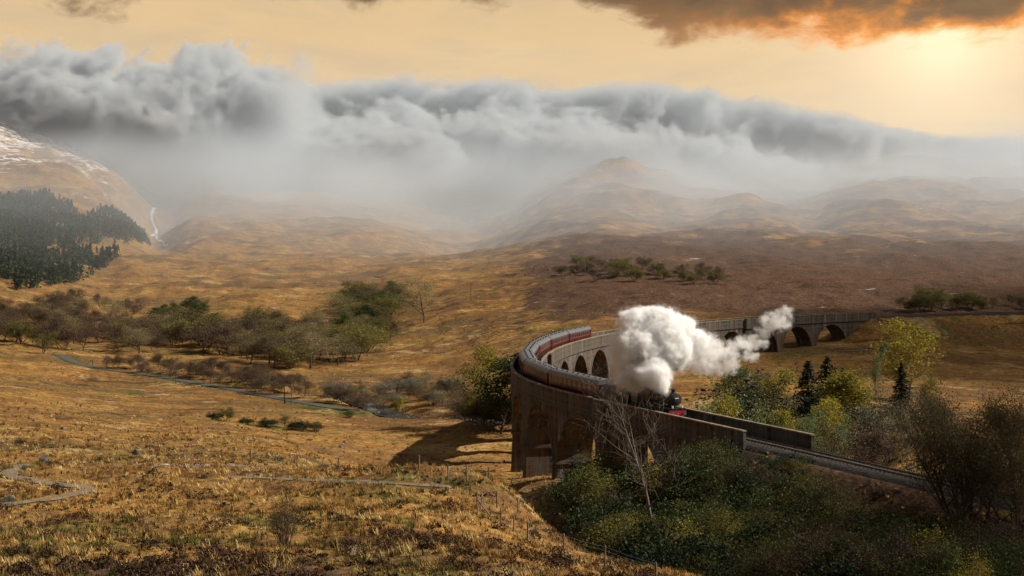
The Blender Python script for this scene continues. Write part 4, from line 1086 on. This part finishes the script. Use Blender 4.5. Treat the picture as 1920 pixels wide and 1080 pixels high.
# --- the thicket on the near bank
NEAR = [([(1050,960),(1100,930),(1180,925),(1290,960),(1440,985),(1440,1080),(1250,1080),(1130,1040)], 30),
        ([(1440,985),(1600,960),(1760,985),(1930,1010),(1930,1100),(1440,1100)], 30)]
BANK = {'gorse': 'olive gorse bush', 'sapling': 'yellow-green sapling', 'laurel': 'glossy dark evergreen bush',
        'greenbush': 'fresh green bush', 'twigbush': 'brown twiggy bush', 'budbush': 'budding bush'}
bank = []
for s in np.arange(-128, -44, 3.0):                      # along the foot of the embankment, then down the bank towards the camera
    for k in range(8):
        t = -4.6 - k * 4.2 + rnd.uniform(-1.3, 1.3); x, y, _ = on_line(s + rnd.uniform(-1.5, 1.5), t, 0)
        if y > 62: bank.append((x, y))
for s in np.arange(-46, -12, 3.2):
    for k in range(7):
        t = -5.5 - k * 4.0 + rnd.uniform(-1.3, 1.3); x, y, _ = on_line(s + rnd.uniform(-1.5, 1.5), t, 0); bank.append((x, y))
def rail_s(x, y): return float(ROUTE[np.argmin((ROUTE[:, 1] - x) ** 2 + (ROUTE[:, 2] - y) ** 2), 0])
_lr = sorted((960 + F * p[0] / p[1], Y0 + F * (HC - p[2]) / p[1]) for p in (on_line(s_, -2.6, -0.6 if s_ < S_NEAR + 6 else 1.0) for s_ in np.arange(-128, 0, 1.0)))
def line_row(px): return float(np.interp(px, [a for a, b in _lr], [b for a, b in _lr]))
for x, y in bank:
    px = 960 + F * x / y; g = ground(x, y); row = Y0 + F * (HC - g) / y
    if px < 1062 + max(0, (row - 900)) * 0.55 or px > 1990 or row > 1200: continue
    dl = min(math.hypot(x - a, y - b) for a, b in LINE_STRAIGHT)
    if dl < 4.2: continue
    key = rnd.choices(('gorse', 'sapling', 'laurel', 'greenbush', 'twigbush', 'budbush'), (5, 3, 4, 4, 3, 3))[0]
    c = KINDS[key][1]; top = TOPS[key]
    hh = rnd.uniform(3.4, 6.2) if dl > 9 else rnd.uniform(2.2, 4.0)
    if rail_s(x, y) > -47: hh *= 1.2
    if rail_s(x, y) < -74 and dl < 9: hh *= 0.5
    elif dl < 9: hh *= 1.25
    lim = line_row(px) + (rnd.choice((4, 10, 18, 30)) if px > 1560 else rnd.choice((-8, 0, 8, 18)) - (30 if rnd.random() < 0.2 else 0))      # keep the rails and the parapet top in sight
    hh = min(hh, HC - (lim - Y0) / F * y - g)
    if hh < 0.7: continue
    where = 'at the foot of the viaduct' if px < 1190 else 'in front of the near parapet' if px < 1430 and row < 1010 else 'on the embankment edge beside the track' if dl < 11 else 'low on the bank under the budding trees' if px > 1700 else 'in the middle of the dark thicket' if row < 1040 else 'at the bottom edge of the dark thicket'
    plant(key, x, y, hh / top, 'shrub', label=BANK[key] + ' ' + where, category='shrub', group='thicket: ' + BANK[key] + ' ' + where, sx=rnd.uniform(1.0, 1.35) * min(2.0, max(1.0, 3.0 / hh)), rnd=rnd)
# --- conifer plantation on the far hillside: one mass
def plantation():
    rs = np.random.RandomState(6); poly = world_poly([(-160,380),(-40,372),(60,366),(130,385),(150,420),(200,395),(262,400),(282,425),(270,448),(215,470),(225,492),(170,520),(110,545),(40,552),(-160,560)])
    xs = [p[0] for p in poly]; ys = [p[1] for p in poly]
    X = rs.uniform(min(xs), max(xs), 18000); Y = rs.uniform(min(ys), max(ys), 18000); m = inside(X, Y, poly) & (fbm(X / 45.0, Y / 45.0, 3, 0.6, 71) > -0.28 + 0.25 * rs.rand(len(X))); X, Y = X[m][:4200], Y[m][:4200]
    Z = height(X, Y, False); m = 46; n = len(X)
    H = rs.uniform(5.0, 9.5, n) * (1 + 0.5 * perlin(X / 60.0, Y / 60.0, 73)); R = H * rs.uniform(0.24, 0.36, n)
    t = rs.rand(n, m) ** 0.75; a = rs.rand(n, m) * 6.283; r = R[:, None] * (1 - t) * (0.45 + 0.6 * rs.rand(n, m))
    C = np.stack([X[:, None] + r * np.cos(a), Y[:, None] + r * np.sin(a), Z[:, None] + H[:, None] * (0.04 + 0.94 * t)], -1).reshape(-1, 3)
    V, q = leaves_np(rs, C, 0.78, 0.3)
    link('forest', mesh_np('forest', V, q, mats=[L_PINE]), kind='stuff', label='dark green conifer plantation on the far hillside under the mist', category='forest')
plantation()
# ------------------------------------------------------------------ moor grass, heather, stones, fences, poles, water
def tuft_material(name, rough=0.9, trans=0.3):
    m, n, b, o = new_mat(name)
    a = n.n('ShaderNodeAttribute', attribute_name='tint').outputs['Color']
    n.put(b.inputs['Base Color'], a); b.inputs['Roughness'].default_value = rough; b.inputs['Specular IOR Level'].default_value = 0.1
    tr = n.n('ShaderNodeBsdfTranslucent'); n.put(tr.inputs[0], a); mx = n.n('ShaderNodeMixShader'); mx.inputs[0].default_value = trans
    l = m.node_tree.links; l.new(b.outputs[0], mx.inputs[1]); l.new(tr.outputs[0], mx.inputs[2]); l.new(mx.outputs[0], o.inputs[0])
    return m
M_TUFT = tuft_material('dead_grass'); M_HEATHER = tuft_material('heather_twigs', 0.9, 0.1)
def lane_mask(x, y, pad=0.15):
    k = np.ones(len(x), bool)
    for line, half, soft, bb in LANES:
        dd, _ = seg_dist(x, y, line); k &= dd > half + pad
    dd, _ = seg_dist(x, y, LINE_STRAIGHT); k &= dd > 3.2
    return k
def scatter(rs, n, d0, d1, a0=-20.5, a1=20.5):
    a = np.radians(rs.uniform(a0, a1, n)); d = np.exp(rs.uniform(math.log(d0), math.log(d1), n))
    return d * np.sin(a), d * np.cos(a)
def grass():
    rs = np.random.RandomState(8); x, y = scatter(rs, 92000, 52, 620)
    clump = fbm(x / 3.2, y / 3.2, 3, 0.6, 51); keep = rs.rand(len(x)) < np.clip(0.55 + 1.1 * clump, 0.08, 1) * (1 - 0.85 * smooth01((np.hypot(x, y) - 130) / 260)); x, y = x[keep], y[keep]
    k = lane_mask(x, y, -0.45); x, y = x[k], y[k]; n = len(x); z = height(x, y); d = np.hypot(x, y); h, g, s = zone(x, y)
    nb = 8; H = rs.uniform(0.16, 0.42, n) * (1 + 0.35 * smooth01((d - 120) / 150)); H *= 1 + 0.5 * np.clip(fbm(x / 9.0, y / 9.0, 2, 0.5, 57), -0.6, 1)
    big = fbm(x / 6.0, y / 6.0, 3, 0.6, 53) + rs.normal(size=n) * 0.22; gr = g + 0.6 * fbm(x / 5.0, y / 5.0, 2, 0.6, 55) + rs.normal(size=n) * 0.12
    straw = np.array([0.44, 0.275, 0.085]); pale = np.array([0.60, 0.43, 0.18]); rust = np.array([0.245, 0.125, 0.036]); green = np.array([0.105, 0.112, 0.026]); dark = np.array([0.085, 0.052, 0.022])
    C = straw[None] * np.ones((n, 1)); C = np.where((big > 0.22)[:, None], pale, C); C = np.where((big < -0.20)[:, None], rust, C)
    C = np.where((gr > 0.42)[:, None], green, C); C = np.where((rs.rand(n) < (0.18 + 0.55 * h) * (1 - 0.8 * smooth01((d - 110) / 140)))[:, None], dark, C); C = C * rs.uniform(0.8, 1.15, (n, 1)) * (1 + 0.35 * np.clip(fbm(x / 14.0, y / 22.0, 3, 0.5, 59), -0.7, 0.7))[:, None]
    ang = rs.rand(n, nb) * 6.283; ln = rs.uniform(0.55, 1.15, (n, nb)) * H[:, None]; out = rs.uniform(0.25, 0.95, (n, nb)) * ln; w_ = (0.018 + 0.00022 * d)[:, None] * rs.uniform(0.7, 1.4, (n, nb))
    bx = x[:, None] + rs.normal(size=(n, nb)) * 0.09; by = y[:, None] + rs.normal(size=(n, nb)) * 0.09; bz = np.repeat(z[:, None] - 0.04, nb, 1)
    ca, sa = np.cos(ang), np.sin(ang)
    A = np.stack([bx - sa * w_, by + ca * w_, bz], -1); B = np.stack([bx + sa * w_, by - ca * w_, bz], -1)
    T = np.stack([bx + ca * out - 0.10 * ln, by + sa * out, bz + ln], -1)
    V = np.stack([A, B, T], 2).reshape(-1, 3); tri = np.arange(len(V)).reshape(-1, 3)
    col = np.repeat(np.concatenate([C, np.ones((n, 1))], 1), nb, 0)
    link('grass', mesh_np('grass', V, tris=tri, mats=[M_TUFT], fattr={'tint': ('FLOAT_COLOR', 'FACE', col)}), kind='stuff', label='tussocks of dead golden moor grass over the near hill', category='grass')
grass()
def heather():
    rs = np.random.RandomState(9); x, y = scatter(rs, 13000, 48, 300); h, g, s = zone(x, y)
    p = 0.02 + 0.42 * np.clip(h + 0.5 * fbm(x / 8.0, y / 8.0, 3, 0.6, 61), 0, 1) ** 1.3 * np.clip((230 - np.hypot(x, y)) / 120, 0.12, 1); keep = (rs.rand(len(x)) < p) & lane_mask(x, y, 0.5); x, y = x[keep], y[keep]
    n = len(x); z = height(x, y); R = rs.uniform(0.22, 0.75, n) ** 1.2 * (1 + 0.5 * (rs.rand(n) < 0.12)); V = []; col = []
    Cs = []; Ss = []; Ts = []
    for i in range(n):
        m = int(70 + 190 * R[i]); a = rs.rand(m) * 6.283; e = np.arccos(rs.rand(m)); r = R[i] * (0.75 + 0.3 * rs.rand(m)) * (1 + 0.3 * np.sin(3 * a + i))
        Cs.append(np.stack([x[i] + r * np.sin(e) * np.cos(a), y[i] + r * np.sin(e) * np.sin(a), z[i] - 0.05 + 0.72 * r * np.cos(e)], -1))
        base = np.array([(0.040, 0.022, 0.016), (0.060, 0.030, 0.018), (0.030, 0.020, 0.014), (0.085, 0.048, 0.030)][rs.randint(4)])
        Ts.append(base[None] * rs.uniform(0.45, 1.7, (m, 1)))
    C = np.concatenate(Cs); T = np.concatenate(Ts); V, q = leaves_np(rs, C, 0.075, 0.0, 0.45)
    link('heather', mesh_np('heather', V, q, mats=[M_HEATHER], fattr={'tint': ('FLOAT_COLOR', 'FACE', np.concatenate([T, np.ones((len(T), 1))], 1))}), kind='stuff', label='dark brown heather clumps among the near moor grass', category='heather')
heather()
# --- boulders
def rock_mat():
    m, n, b, o = new_mat('lichened_rock'); p = n.n('ShaderNodeNewGeometry').outputs['Position']; f = n.noise(p, 1.6, 6, 0.65)
    n.put(b.inputs['Base Color'], n.ramp(f, [(0.3, (0.035, 0.035, 0.038)), (0.5, (0.10, 0.095, 0.095)), (0.70, (0.25, 0.24, 0.235))])); b.inputs['Roughness'].default_value = 0.9; bump(n, b, f, 0.8, 0.1); return m
M_ROCK = rock_mat()
def boulder(px, row, wpx, hpx, seed, label):
    x, y = base_hit(px, row); k = y / F; w2 = wpx * k / 2; h = hpx * k; bm = bmesh.new(); bmesh.ops.create_icosphere(bm, subdivisions=3, radius=1.0); rs = np.random.RandomState(seed); P = [Vector(rs.normal(size=3)).normalized() for _ in range(9)]; D = rs.uniform(0.45, 0.85, 9)
    for v in bm.verts:
        c = v.co.copy()
        for p, d_ in zip(P, D):
            e = c.dot(p) - d_
            if e > 0: c -= p * e * 0.9
        v.co = c
    for v in bm.verts: v.co = Vector((v.co.x * w2, v.co.y * w2 * 0.8, v.co.z * h * 0.9 + h * 0.25))
    me = bpy.data.meshes.new('boulder'); bm.to_mesh(me); bm.free(); me.materials.append(M_ROCK)
    o = link('boulder', me, label=label, category='boulder'); o.location = (x, y, ground(x, y) - 0.16 * h)
for a in ((84,866,24,16,1,'pale grey domed boulder above the bend of the hill path'), (14,938,30,16,2,'dark grey boulder beside the lower hill path at the picture edge'), (255,852,17,11,3,'grey pointed boulder among heather below the far fence'),
          (350,857,17,7,4,'low flat dark rock left of the first fence posts'), (268,926,14,9,5,'small bluish rock in the middle of the near moor'), (659,1038,22,9,6,'low white-grey rock in the foreground heather'),
          (640,842,16,5,8,'small dark rock lying in the open golden field'), (120,806,14,7,9,'rock on the brow above the pale domed boulder')): boulder(*a)
# --- fences
M_POST = simple_mat('weathered_timber', (0.19, 0.155, 0.115), 0.9, vary=0.4, scale=3.0); M_WIRE = simple_mat('galvanised_wire', (0.22, 0.22, 0.21), 0.5, 0.6)
def fence(posts, label, braces=(), hgt=1.2, wires=(0.35, 0.65, 0.95, 1.12)):
    W = [base_hit(px, row) for px, row in posts]; root = empty('wire_fence', (W[0][0], W[0][1], ground(*W[0])), label=label, category='fence'); rr = random.Random(len(posts)); o = Vector(root.location); tops = []
    for i, (x, y) in enumerate(W):
        z = ground(x, y); h = hgt * rr.uniform(0.88, 1.12); r = rr.uniform(0.045, 0.065); lx, ly = rr.gauss(0, .04), rr.gauss(0, .04); b = Vector((x, y, z)) - o
        MB().tube([b + Vector((0, 0, -0.3)), b + Vector((lx, ly, h))], [r, r * 0.92], 7).build('post', M_POST, root); tops.append((b, Vector((lx, ly, h))))
    for (i, dx_, dy_) in braces:
        b, t = tops[i]; MB().tube([b + t * 0.8, b + Vector((dx_, dy_, -0.1))], 0.045, 6).build('brace', M_POST, root)
    for hw in wires:
        pts = []
        for (b, t), (b2, t2) in zip(tops[:-1], tops[1:]):
            p, q = b + t * (hw / hgt), b2 + t2 * (hw / hgt)
            for k in range(4): pts.append(p.lerp(q, k / 4) - Vector((0, 0, 0.05 * math.sin(math.pi * k / 4))))
        pts.append(tops[-1][0] + tops[-1][1] * (hw / hgt)); MB().tube(pts, 0.009, 3, cap=False).build('wire', M_WIRE, root)
fence([(281,849),(345,854),(415,867),(470,870),(518,873),(553,877),(576,881),(605,882),(634,886)], 'sagging wire fence with leaning posts across the middle of the near moor')
fence([(700,868),(730,874),(759,882),(785,886),(841,896),(875,906),(917,902),(960,915)], 'wire fence running down to the shaded field beside the viaduct')
fence([(895,962),(938,984),(963,996),(989,1020),(1058,1042),(1134,1074),(1231,1100)], 'near wire fence stepping down along the edge of the dark thicket', ((0, 1.0, -1.2),))
fence([(895.5,961),(904,954),(932,957),(972,962),(1000,952),(1030,945)], 'short wire fence from the braced corner post towards the thicket')
def gate():
    x, y = base_hit(1047, 925); root = empty('timber_gate', (x, y, ground(x, y)), 0.2, label='small slatted timber gate at the foot of the viaduct', category='gate')
    for e in (-0.9, 0.9): MB().box((e - 0.07, -0.07, -0.3), (e + 0.07, 0.07, 1.35)).build('gate_post', M_POST, root)
    for k in range(5): MB().box((-0.83, -0.03, 0.15 + 0.24 * k), (0.83, 0.03, 0.26 + 0.24 * k)).build('slat', M_POST, root)
gate()
# --- poles along the valley road
M_POLE = simple_mat('tarred_pole', (0.10, 0.085, 0.07), 0.9, vary=0.3)
def pole(px, row, h, label, twin=False):
    x, y = base_hit(px, row); root = empty('utility_pole', (x, y, ground(x, y)), label=label, category='utility pole')
    for dx_ in ((-0.9, 0.9) if twin else (0,)): MB().tube([(dx_, 0, -0.4), (dx_, 0, h)], [0.15, 0.10], 8).build('pole', M_POLE, root)
    MB().box((-1.2, -0.06, h - 0.7), (1.2, 0.06, h - 0.56)).build('cross_arm', M_POLE, root)
    for dx_ in (-1.0, 0.0 if not twin else 0.3, 1.0): MB().tube([(dx_, 0, h - 0.56), (dx_, 0, h - 0.36)], [0.05, 0.03], 6).build('insulator', M_WHITE, root)
pole(80, 666, 5.2, 'wooden pole at the bend where the valley road enters the wood'); pole(173, 692, 3.2, 'short wooden pole beside the first straight of the valley road')
pole(330, 719, 4.2, 'wooden pole midway along the valley road'); pole(540, 757, 5.4, 'double-legged wooden pole near the river end of the valley road', True)
pole(883, 566, 9.0, 'lone wooden pole on the slope left of the heather hillside')
# --- the river and two hill burns
def water_mat():
    m, n, b, o = new_mat('river_water'); b.inputs['Base Color'].default_value = (0.035, 0.032, 0.026, 1); b.inputs['Roughness'].default_value = 0.12; b.inputs['Specular IOR Level'].default_value = 0.5
    p = n.n('ShaderNodeNewGeometry').outputs['Position']; bump(n, b, n.noise(p, 1.5, 4, 0.6), 0.35, 0.1); return m
strip('river', RIVER, 3.6, 0.35, water_mat(), 0.3, 5, kind='structure')
M_FOAM = simple_mat('tumbling_white_water', (0.45, 0.46, 0.47), 0.6, vary=0.35, scale=0.15)
strip('hill_burn', smooth_line([base_hit(*p) for p in ((292,352),(284,366),(293,380),(286,392),(297,404),(300,416),(312,428))], 6.0), 1.3, 0.9, M_FOAM, 1.2, 7, kind='structure')
def stones():
    rs = np.random.RandomState(12); V = []; Q = []; b = 0; L = np.array(RIVER)
    PP = L[rs.randint(len(L), size=240)] + rs.normal(size=(240, 2)) * 3.0; ZZ = height(PP[:, 0], PP[:, 1])
    for i in range(240):
        p = PP[i]; s = rs.uniform(0.15, 0.55); z = ZZ[i] + 0.15; a = rs.rand() * 6.28
        P = [(math.cos(a + k * 1.571) * s * rs.uniform(.7, 1.2), math.sin(a + k * 1.571) * s * rs.uniform(.7, 1.2)) for k in range(4)]
        V += [(p[0] + u, p[1] + v, z - 0.3) for u, v in P] + [(p[0] + u * .6, p[1] + v * .6, z + s * rs.uniform(.35, .7)) for u, v in P]
        Q += [(b + 4, b + 5, b + 6, b + 7)] + [(b + k, b + (k + 1) % 4, b + 4 + (k + 1) % 4, b + 4 + k) for k in range(4)]; b += 8
    link('river_stones', mesh_np('river_stones', V, Q, mats=[M_ROCK]), kind='stuff', label='grey stones strewn along the river bed', category='stones')
stones()
# ------------------------------------------------------------------ steam, low cloud and mist: density fields on voxel grids
def volume_object(name, lo, hi, res, build, mat, **props):
    me = bpy.data.meshes.new(name); ob = link(name, me, **props)
    ng = bpy.data.node_groups.new(name, 'GeometryNodeTree')
    ng.interface.new_socket('Geometry', in_out='OUTPUT', socket_type='NodeSocketGeometry')
    g = NT(ng)
    pos = g.n('GeometryNodeInputPosition').outputs[0]
    vc = g.n('GeometryNodeVolumeCube')
    g.put(vc.inputs['Density'], build(g, pos)); g.put(vc.inputs['Min'], lo); g.put(vc.inputs['Max'], hi)
    for k, r in zip('XYZ', res): vc.inputs['Resolution ' + k].default_value = r
    sm = g.n('GeometryNodeSetMaterial'); sm.inputs['Material'].default_value = mat
    go = g.n('NodeGroupOutput'); ng.links.new(vc.outputs[0], sm.inputs[0]); ng.links.new(sm.outputs[0], go.inputs[0])
    me.materials.append(mat)
    md = ob.modifiers.new('field', 'NODES'); md.node_group = ng
    return ob
def vol_mat(name, color, dens, aniso=0.0, step=1.0):
    m = bpy.data.materials.new(name); m.use_nodes = True; t = m.node_tree; t.nodes.clear(); n = NT(t)
    pv = n.n('ShaderNodeVolumePrincipled'); pv.inputs['Color'].default_value = tuple(color) + (1,)
    pv.inputs['Density'].default_value = dens; pv.inputs['Anisotropy'].default_value = aniso
    o = n.n('ShaderNodeOutputMaterial'); t.links.new(pv.outputs[0], o.inputs['Volume'])
    m.cycles.volume_sampling = 'DISTANCE'; m.cycles.volume_step_rate = step
    return m
def blob(g, p, c, r):
    """1 at the centre of an ellipsoid, 0 on its surface"""
    q = g.vmath('DIVIDE', g.vmath('SUBTRACT', p, tuple(c)), tuple(r))
    return g.sub(1.0, g.vmath('LENGTH', q))
def vary(g, pos, scale, amp, detail=3, rough=0.55):
    return g.vmath('SCALE', g.vmath('SUBTRACT', g.noise(pos, scale, detail, rough, color=True), (.5, .5, .5)), scale=amp)

# --- steam from the chimney
def px3(px, py, d): return ((px - 960) / F * d, d, HC - (py - Y0) / F * d)
def steam(g, pos):
    p = g.vmath('ADD', pos, vary(g, pos, 0.55, 1.7, 3))
    core = None
    for px, py, d, rx, ry in ((1248,736,DCH,7,9),(1243,722,DCH+.6,16,18),(1226,700,DCH+2,38,34),(1184,706,DCH+4,38,34),(1165,690,DCH+6,26,34),(1205,650,DCH+5,56,54),(1240,628,DCH+5.5,54,48),(1262,655,DCH+5,44,44),
                              (1196,606,DCH+6,40,32),(1232,594,DCH+6,42,24),(1278,614,DCH+7,30,28),(1158,636,DCH+6,20,14),(1178,672,DCH+5,34,42),(1302,640,DCH+8,32,26)):
        k = d / F; b = blob(g, p, px3(px, py, d), (rx * k, (rx + ry) * 0.5 * k, ry * k))
        core = b if core is None else g.mx(core, b)
    n1 = g.noise(pos, 0.55, 5, 0.55); n2 = g.noise(g.vmath('ADD', pos, vary(g, pos, 1.2, 0.5)), 1.6, 4, 0.6)
    bil = g.math('ABSOLUTE', g.sub(g.noise(pos, 1.0, 3, 0.5), 0.5))
    core = g.add(g.add(core, g.mul(g.sub(n1, 0.5), 1.05)), g.mul(g.sub(bil, 0.12), 1.0))
    a = g.mx(g.step(core, 0.03, 0.24), g.mul(g.step(g.add(core, g.mul(g.sub(n2, 0.5), 1.0)), -0.18, 0.12), 0.07))
    tail = None
    for px, py, d, rx, ry in ((1312,668,DCH+8,40,40),(1325,652,DCH+9,40,34),(1356,664,DCH+11,38,28),(1338,690,DCH+11,38,20),(1388,648,DCH+13,40,20),(1405,668,DCH+13,26,14),(1368,690,DCH+12,26,18),(1416,640,DCH+14.5,30,18),(1432,622,DCH+15.5,24,16),
                              (1455,602,DCH+16,36,28),(1476,582,DCH+16,16,14),(1336,626,DCH+10,14,10),(1440,614,DCH+16,20,14),(1202,577,DCH+6,14,6)):
        k = d / F; b = blob(g, p, px3(px, py, d), (rx * k, (rx + ry) * 0.5 * k, ry * k))
        tail = b if tail is None else g.mx(tail, b)
    str_ = g.noise(g.vmath('ADD', pos, vary(g, pos, 0.7, 1.6)), 1.15, 6, 0.66)
    t = g.step(g.add(g.mul(tail, 1.1), g.mul(g.sub(str_, 0.545), 5.0)), 0.0, 0.55)
    t = g.mul(g.mul(t, g.step(tail, 0.0, 0.3)), 0.30)
    return g.mx(a, t)
_ch = engine.matrix_basis @ Vector((4.25, 0, 4.1))
DCH = _ch.y
M_STEAM = vol_mat('steam', (1.0, 1.0, 1.0), 3.0, 0.0, 1.6)
k_ = (DCH + 8) / F
volume_object('steam_plume', ((1115 - 960) * k_, DCH - 4, HC - (762 - Y0) * k_), ((1520 - 960) * k_ + 1, DCH + 22, HC - (545 - Y0) * k_), (250, 190, 120), steam, M_STEAM,
              label='white billowing steam plume above the locomotive drifting away in wisps', category='steam', kind='stuff')

# --- cloud lying on the hills, thinning into mist below
def cloud(g, pos):
    x, y, z = g.sep(pos)
    p = g.vmath('ADD', pos, vary(g, pos, 0.0045, 110.0, 3))
    n1 = g.sub(g.noise(p, 0.0060, 5, 0.56), 0.5); n2 = g.sub(g.noise(p, 0.018, 4, 0.58), 0.5)
    bil = g.sub(g.math('ABSOLUTE', g.sub(g.noise(p, 0.011, 3, 0.45), 0.5)), 0.12); bil2 = g.sub(g.math('ABSOLUTE', g.sub(g.noise(p, 0.034, 3, 0.5), 0.5)), 0.12)
    flat = g.sub(g.noise(g.vmath('MULTIPLY', p, (0.35, 0.35, 2.2)), 0.007, 4, 0.55), 0.5)
    u = g.div(x, y)
    lump = g.add(g.mul(n1, -330.0), g.add(g.mul(bil, -620.0), g.mul(bil2, -260.0)))
    def layer(top, lo, hi, amp, ampb, ampn, y0, y1, soft, ux=None):
        s_ = g.sub(g.add(g.add(top, g.mul(n1, amp)), g.add(g.mul(bil, ampb), g.add(g.mul(n2, ampn), g.mul(bil2, ampb * 0.35)))), z)
        a = g.mul(g.step(s_, 0.0, soft), g.mul(g.step(g.add(y, lump), y0, y0 + 30.0), g.step(y, y1, y1 + 80.0, 1.0, 0.0)))
        if ux: a = g.mul(a, g.step(g.add(u, g.mul(n2, 0.06)), ux[0], ux[1], 1.0, 0.0))
        return g.mul(a, g.step(z, lo, hi, 0.0, 1.0))
    cum = layer(262.0, 100.0, 190.0, 200.0, 330.0, 60.0, 1760.0, 2080.0, 10.0, (-0.19, -0.13))
    roll = layer(g.step(u, 0.02, 0.32, 192.0, 112.0), 92.0, 165.0, 110.0, 230.0, 40.0, 1840.0, 2120.0, 10.0, (0.16, 0.30))
    stra = g.mul(layer(g.add(g.step(u, 0.06, 0.33, 268.0, 184.0), g.mul(flat, 60.0)), g.step(u, 0.08, 0.28, 105.0, 50.0), g.step(u, 0.08, 0.28, 180.0, 125.0), 26.0, 40.0, 14.0, 2150.0, 2400.0, 18.0), 0.8)
    return g.mx(g.mx(cum, roll), stra)
M_CLOUD = vol_mat('cloud', (0.69, 0.725, 0.76), 0.09, -0.1, 2.2)
volume_object('cloud_bank', (-960, 1640, 85), (960, 2480, 335), (360, 150, 80), cloud, M_CLOUD,
              label='low grey cloud bank rolling over the tops of the hills', category='cloud', kind='stuff')
def mist(g, pos):
    x, y, z = g.sep(pos); p = g.vmath('ADD', pos, vary(g, pos, 0.004, 160.0, 3))
    n1 = g.sub(g.noise(p, 0.0045, 4, 0.55), 0.5); n2 = g.sub(g.noise(p, 0.013, 4, 0.55), 0.5); u = g.div(x, y)
    d = g.mul(g.step(g.add(y, g.mul(n1, 600.0)), g.step(u, -0.02, 0.06, 1300.0, 1100.0), g.step(u, -0.02, 0.06, 2050.0, 1880.0)), g.step(z, -5.0, 115.0, 0.16, 1.0))
    d = g.mul(d, g.step(g.add(z, g.mul(n1, -160.0)), g.step(u, -0.1, 0.3, 50.0, 50.0), g.step(u, -0.1, 0.3, 150.0, 130.0), 1.0, 0.0))
    d = g.mul(d, g.step(g.add(g.mul(n1, 1.4), n2), -0.25, 0.30, 0.15, 1.0))
    bank = None
    for c, r in (((-330, 1690, 122), (330, 170, 52)), ((-90, 1730, 108), (300, 170, 44)), ((170, 1790, 100), (300, 170, 40)), ((470, 1840, 98), (330, 220, 58)), ((640, 1930, 120), (320, 260, 70))):
        b = blob(g, p, c, r); bank = b if bank is None else g.mx(bank, b)
    bank = g.mul(g.step(g.add(bank, g.add(g.mul(n1, 0.9), g.mul(n2, 0.7))), -0.05, 0.75), 0.85)
    low = g.mul(g.step(y, 620.0, 1100.0, 0.0, 0.15), g.step(z, 45.0, 120.0, 1.0, 0.0)); high = g.mul(g.step(y, 1150.0, 1400.0, 0.0, 0.05), g.step(z, 200.0, 255.0, 1.0, 0.0))
    return g.mul(g.add(g.add(d, bank), g.add(low, high)), g.mul(g.step(y, 2000.0, 2260.0, 1.0, 0.0), g.step(z, 250.0, 290.0, 1.0, 0.0)))
M_MIST = vol_mat('mist', (0.82, 0.905, 1.0), 0.0066, 0.1, 1.5)
volume_object('hill_mist', (-1000, 600, -30), (1000, 2280, 295), (110, 90, 48), mist, M_MIST,
              label='pale mist hanging over the upper slopes below the cloud', category='mist', kind='stuff')
# --- thin unseen cloud, added so its shade falls over the bank and right valley
_dx = 300.0 / math.tan(SUN_EL)
def thin(g, pos):
    p = g.vmath('ADD', pos, vary(g, pos, 0.012, 45.0, 3)); f = None
    for cx, cy_, rx, ry in ((62, 112, 46, 52), (150, 470, 105, 150), (330, 560, 190, 260)):
        b = blob(g, p, (cx + _dx * math.sin(SUN_AZ), cy_ + _dx * math.cos(SUN_AZ), 305), (rx, ry, 26)); f = b if f is None else g.mx(f, b)
    return g.step(f, 0.0, 0.45)
volume_object('shading_cloud', (340, 20, 280), (980, 900, 332), (64, 88, 10), thin, vol_mat('shading_cloud_volume', (0.95, 0.96, 0.97), 0.034, 0.3, 1.2),
              label='unseen thin cloud added to shade the bank and the right of the valley', category='cloud', kind='stuff')
